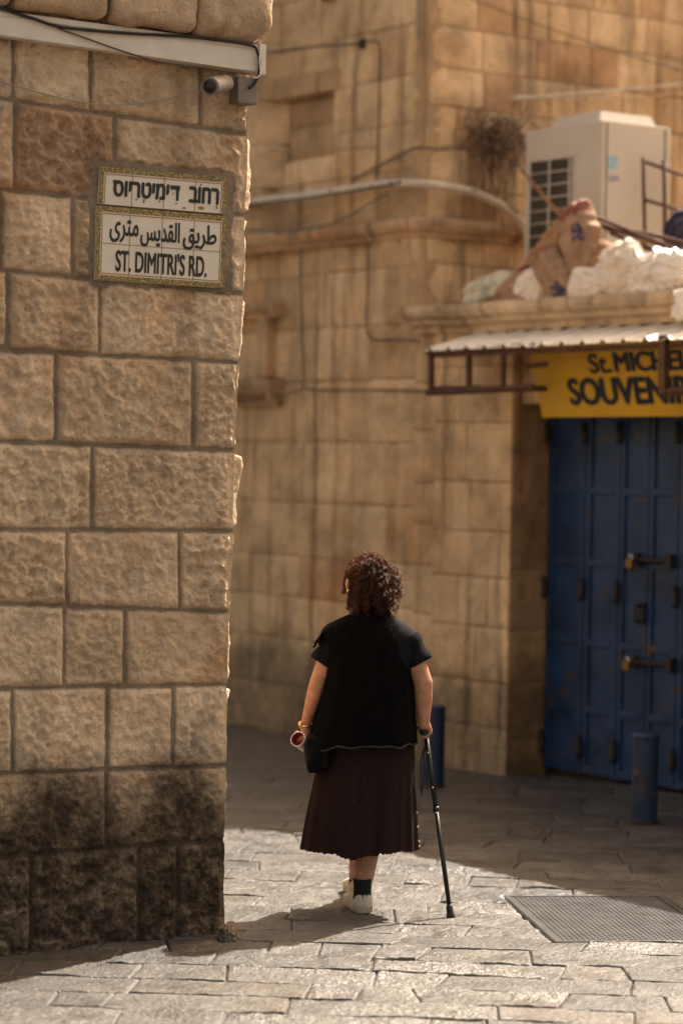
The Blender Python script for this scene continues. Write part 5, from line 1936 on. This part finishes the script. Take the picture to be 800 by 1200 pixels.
def hair():
    rnd = random.Random(12)
    base = Acc()
    # hair mass
    def shape(d):
        k = 1 + 0.05 * nz(d.x * 3, d.y * 3, d.z * 3)
        return d * k
    c1 = hc + Vector((-0.004, -0.012, 0.010))
    base.ell(c1, 0.082, 0.100, 0.100, n=32, fn=shape)
    base.ell(hc + Vector((0.0, -0.030, -0.070)), 0.100, 0.066, 0.066, n=32, fn=shape)
    o = remesh(base, 0.010, 3)
    h = o.build('hair', M_hair, person)
    cur = Acc()
    def emit(p, nn, ln, rad, th, turns, drop):
        a1 = nn.orthogonal().normalized()
        steps = 16
        pts = []
        ph = rnd.uniform(0, 6.28)
        q = p.copy()
        dd = nn.copy()
        for k in range(steps):
            t = k / (steps - 1)
            dd = (dd * (1 - 0.10) + Vector((0, 0, -1)) * drop).normalized()
            q = q + dd * ln / steps
            e1 = dd.orthogonal().normalized()
            e2 = dd.cross(e1)
            g = ph + turns * 2 * math.pi * t
            pts.append(q + (e1 * math.cos(g) + e2 * math.sin(g)) * rad * (0.4 + 0.6 * t))
        cur.tube(pts, [th * (1 - 0.55 * k / (steps - 1)) for k in range(steps)], 3, cap=False)
    # ringlets: a bundle of strands winding down from each root
    for i in range(330):
        d = Vector((rnd.gauss(0, 1), rnd.gauss(-0.25, 1), rnd.gauss(0.25, 0.8))).normalized()
        if d.y > 0.45 and d.z < 0.6:
            continue
        if d.x < -0.80 and abs(d.z) < 0.35:
            continue
        E = Vector((0.082 + 0.014 * max(0, -d.z), 0.100, 0.100))
        q = c1 + Vector((d.x * E.x, d.y * E.y, d.z * E.z)) * 0.97
        ln = rnd.uniform(0.07, 0.15) * (1.0 if d.z > -0.3 else 0.7)
        steps = 26
        vel = (d * 0.6 + Vector((rnd.gauss(0, .35), rnd.gauss(0, .35), 0.0))).normalized()
        path = []
        for k in range(steps):
            vel = (vel * 0.86 + Vector((0, 0, -1)) * 0.16 + Vector((rnd.gauss(0, .05), rnd.gauss(0, .05), 0))).normalized()
            q = q + vel * ln / steps
            r_ = q - c1
            e_ = math.sqrt((r_.x / E.x) ** 2 + (r_.y / E.y) ** 2 + (max(r_.z, -0.02) / E.z) ** 2)
            if e_ < 1.0:
                q = c1 + Vector((r_.x / e_, r_.y / e_, r_.z if r_.z < -0.02 else r_.z / e_)) * 1.0
            path.append(q.copy())
        rad, turns, ph = rnd.uniform(0.005, 0.010), rnd.uniform(2.0, 4.0), rnd.uniform(0, 6.28)
        tone = rnd.uniform(0.6, 1.5)
        for n_ in range(14):
            o1, o2, po = rnd.gauss(0, 0.0026), rnd.gauss(0, 0.0026), rnd.gauss(0, 0.5)
            pts = []
            for k, p in enumerate(path):
                t = k / (steps - 1)
                dd = (path[min(k + 1, steps - 1)] - path[max(k - 1, 0)]).normalized()
                e1 = dd.orthogonal().normalized()
                e2 = dd.cross(e1)
                g = ph + po + turns * 2 * math.pi * t
                rr = rad * (0.25 + 0.75 * min(1, t * 2.5))
                pts.append(p + e1 * (math.cos(g) * rr + o1) + e2 * (math.sin(g) * rr + o2))
            th = rnd.uniform(0.0005, 0.0011)
            cur.tube(pts, [th * (1 - 0.5 * k / (steps - 1)) for k in range(steps)], 3, cap=False)
    for i in range(900):
        d = Vector((rnd.gauss(0, 1), rnd.gauss(0, 1), rnd.gauss(0, 1))).normalized()
        if d.y > 0.55 and d.z < 0.55:
            continue
        p = c1 + Vector((d.x * 0.088, d.y * 0.102, d.z * 0.100))
        emit(p, d, rnd.uniform(0.02, 0.045), rnd.uniform(0.004, 0.008), rnd.uniform(0.0007, 0.0015), rnd.uniform(1.2, 2.6), 0.2)
    for i in range(420):                               # fly-away frizz, thin and catching the sun
        d = Vector((rnd.gauss(0, 1), rnd.gauss(0, .6), rnd.gauss(0.2, 1))).normalized()
        if d.y > 0.6:
            continue
        p = c1 + Vector((d.x * 0.086, d.y * 0.104, d.z * 0.100)) + Vector((0, 0, -0.06 * rnd.random()))
        emit(p, d, rnd.uniform(0.04, 0.075), rnd.uniform(0.006, 0.012), rnd.uniform(0.0005, 0.0009), rnd.uniform(0.8, 2.0), 0.10)
    cur.build('curls', M_hair, h)
    e = Acc()
    ear = B(407.5, 692, -0.035)
    e.ell(ear, 0.006, 0.006, 0.009, n=10)
    e.build('earring', M_gold, person)
    er_ = Acc()
    er_.ell(B(407.0, 684, -0.03), 0.009, 0.012, 0.022, n=14)
    er_.build('ear', M_skin, person)
hair()

def shoes():
    for an, yaw, lift in ((ar, R(14), 0.0), (al, R(8), 0.0)):
        fx = Vector((-math.sin(yaw), math.cos(yaw), 0)); sx = Vector((math.cos(yaw), math.sin(yaw), 0))
        o = Vector((an.x, an.y, 0)) - fx * 0.045
        # outline of the sole: (along, half width)
        out = [(0.0, 0.020), (0.006, 0.033), (0.02, 0.041), (0.06, 0.043), (0.11, 0.040), (0.16, 0.046), (0.20, 0.046), (0.235, 0.036), (0.252, 0.018)]
        def loop(z, k, rise=0.0, grow=1.0, sh=0.0):
            L_ = []
            for a_, w_ in out:
                L_.append(o + fx * (a_ + sh) + sx * (-w_ * grow) + Z * (z + rise * k(a_)))
            for a_, w_ in out[::-1]:
                L_.append(o + fx * (a_ + sh) + sx * (w_ * grow) + Z * (z + rise * k(a_)))
            return L_
        n = len(out) * 2
        toe = lambda a_: sm(0.17, 0.26, a_)
        s = Acc()
        P = loop(0.003, toe, 0.010, 0.94) + loop(0.010, toe, 0.008, 1.05) + loop(0.026, toe, 0.004, 1.06) + loop(0.030, toe, 0.002, 1.0)
        s.grid(P, n, 4, None, True, wrap=True, flip=True)
        s.add(P[:n], [tuple(range(n))[::-1]]); s.add(P[3 * n:], [tuple(range(n))])
        u = Acc()
        def loop2(h, shrink, hs):
            L_ = []
            for sgn, seq in ((-1, out), (1, out[::-1])):
                for a_, w_ in seq:
                    up = lerp(h, min(h, 0.052), sm(0.10, 0.22, a_))
                    L_.append(o + fx * (a_ * (1 - 0.02 * hs) + 0.004 * hs) + sx * (sgn * w_ * shrink) + Z * up)
            return L_
        P = loop2(0.028, 0.98, 0) + loop2(0.042, 1.06, -0.4) + loop2(0.058, 1.02, 0.2) + loop2(0.074, 0.90, 1.2) + loop2(0.084, 0.82, 1.8) + loop2(0.076, 0.70, 1.8)
        u.grid(P, n, 6, None, True, wrap=True, flip=True)
        u.add(P[5 * n:], [tuple(range(n))])
        # heel tab and strap
        hb = o - fx * 0.002
        u.box(hb - sx * 0.008 + Z * 0.034 + fx * 0.004, sx * 0.016, fx * -0.004, Z * 0.050, None, 0.002)
        sh = u.build('shoe', M_shoe, person)
        s.build('sole', M_sole, sh)
        k = Acc()
        c = Vector((an.x, an.y, 0.06))
        P = [c + Z * q + fx * f for q, f in ((0.0, 0.0), (0.03, 0.0), (0.06, 0.002), (0.088, 0.004), (0.092, 0.004))]
        k.tube(P, [0.043, 0.040, 0.040, 0.0425, 0.041], 24, cap=False)
        k.build('sock', M_sock, person)
shoes()

def accessories():
    # watch on the left wrist
    t = Acc()
    ax = (g0 - wl_).normalized()
    c = wl_ + ax * 0.006
    e1 = ax.orthogonal().normalized(); e2 = ax.cross(e1)
    pts = [c + (e1 * math.cos(g) + e2 * math.sin(g)) * 0.0285 for g in [2 * math.pi * i / 20 for i in range(21)]]
    t.tube(pts, 0.0055, 8, cap=False)
    wp = c + Vector((-0.8, -0.6, 0.1)).normalized() * 0.029
    t.ell(wp, 0.013, 0.013, 0.016, n=14)
    o = t.build('wrist_watch', M_gold)
    tag(o, "gold wristwatch on the woman's left wrist", 'watch')
    # rolled white paper with a red inside
    r = thing('paper_roll', B(350, 867, 0.0), "rolled white paper with a dark red inside in the woman's left hand", 'paper roll')
    a0, a1 = B(349, 866, -0.045), B(362, 878, 0.060)
    d = (a1 - a0).normalized()
    p = Acc()
    p.tube([a0, a0 + d * 0.03, a1], [0.034, 0.033, 0.026], 24, cap=False)
    p.tube([a0 + d * 0.0005, a0 + d * 0.02], [0.034, 0.0335], 24, cap=False)
    p.build('sheet', M_paper, r)
    q = Acc()
    q.tube([a0 + d * 0.001, a0 + d * 0.045, a0 + d * 0.05], [0.0318, 0.028, 0.001], 24, cap=False)
    q.build('inside', M_redin, r)
    rim = Acc()
    e1 = d.orthogonal().normalized(); e2 = d.cross(e1)
    rim.tube([a0 + (e1 * math.cos(g) + e2 * math.sin(g)) * 0.0335 for g in [2 * math.pi * i / 24 for i in range(25)]], 0.0022, 6, cap=False)
    rim.build('rim', M_paper, r)
    # black shoulder bag hanging at the left hip
    b = Acc()
    bm = bmesh.new()
    bmesh.ops.create_icosphere(bm, subdivisions=4, radius=1)
    c = B(372, 882, -0.03)
    for v in bm.verts:
        dd = v.co.copy()
        v.co = Vector((math.copysign(abs(dd.x) ** 0.7, dd.x) * 0.055, math.copysign(abs(dd.y) ** 0.8, dd.y) * 0.12, math.copysign(abs(dd.z) ** 0.75, dd.z) * 0.088)) * (1 + 0.06 * nz(dd.x * 2, dd.y * 2, dd.z * 2))
        k_ = 0.5 - v.co.z / 0.176
        v.co.x = v.co.x * (1.15 - 0.55 * k_) - 0.020 * k_ + 0.010 * nz(v.co.z * 14, v.co.y * 9, 2)
        v.co.y += 0.012 * nz(v.co.z * 12, v.co.x * 12, 5)
    t = thing('shoulder_bag', c - Z * 0.09, "black shoulder bag hanging at the woman's left hip", 'bag')
    b.bm(bm, None, True, Matrix.Translation(c))
    b.build('pouch', M_bag, t)
    f = Acc()
    P = []
    for j in range(9):
        for i in range(9):
            s, q = i / 8, j / 8
            x = lerp(lerp(360, 385, s), lerp(361, 384, s), q)
            y = lerp(866, lerp(906, 898, s), q)
            P.append(B(x, y, -0.145 + 0.012 * math.sin(s * 4) + 0.02 * abs(s - .5)))
    f.grid(P, 9, 9, None, True)
    f.build('flap', M_bag, t)
    s = Acc()
    s.tube(smooth_path([B(368, 872, 0.03), B(376, 820, 0.13), B(388, 780, 0.17), B(398, 750, 0.15), B(404, 733, 0.07)], 6), 0.006, 6)
    s.build('strap', M_bag, t)
accessories()

def cane():
    tip = gnd(528, 1075)
    top = CANE_H + Vector((0.006, 0.045, -0.005))
    t = thing('walking_stick', tip, "black walking stick held in the woman's right hand", 'walking stick')
    d = (tip - top).normalized()
    L_ = (tip - top).length
    a = Acc()
    a.tube([top, top + d * (L_ * 0.42)], 0.0125, 16)
    a.tube([top + d * (L_ * 0.415), tip - d * 0.02], 0.0105, 16)
    a.tube([top + d * (L_ * 0.405), top + d * (L_ * 0.435)], 0.0150, 16)
    a.build('shaft', M_cane, t)
    h = Acc()
    hp = [CANE_H, CANE_H + Vector((0, 0.012, 0.002)), CANE_H + Vector((0, 0.05, 0.0)), CANE_H + Vector((0, 0.085, 0.0)), CANE_H + Vector((0, 0.115, -0.006)), CANE_H + Vector((0, 0.122, -0.008))]
    h.tube(hp, [0.012, 0.0195, 0.0165, 0.0165, 0.015, 0.006], 16)
    h.build('handle', M_black_rubber, t)
    r = Acc()
    r.tube([tip - d * 0.055, tip - d * 0.050, tip - d * 0.018, tip - d * 0.004, tip], [0.0125, 0.0150, 0.0165, 0.0215, 0.0215], 18)
    r.build('rubber_tip', M_black_rubber, t)
    for k in (0.11, 0.30, 0.435):
        p = Acc()
        c = top + d * (L_ * k) + Vector((-0.002, -0.0125, 0))
        p.ell(c, 0.0045, 0.004, 0.0045, n=8)
        p.build('pin', M_silver, t)
    s = Acc()
    q = top + d * 0.05
    s.tube(smooth_path([q + Vector((0, 0, 0.0)), q + Vector((-0.022, -0.012, -0.05)), q + Vector((-0.026, -0.01, -0.14)), q + Vector((-0.020, -0.01, -0.24))], 5), 0.0032, 6)
    s.tube(smooth_path([q + Vector((0, 0, 0.0)), q + Vector((-0.014, -0.014, -0.05)), q + Vector((-0.014, -0.012, -0.14)), q + Vector((-0.020, -0.01, -0.24))], 5), 0.0028, 6)
    s.build('wrist_cord', M_black_rubber, t)
cane()
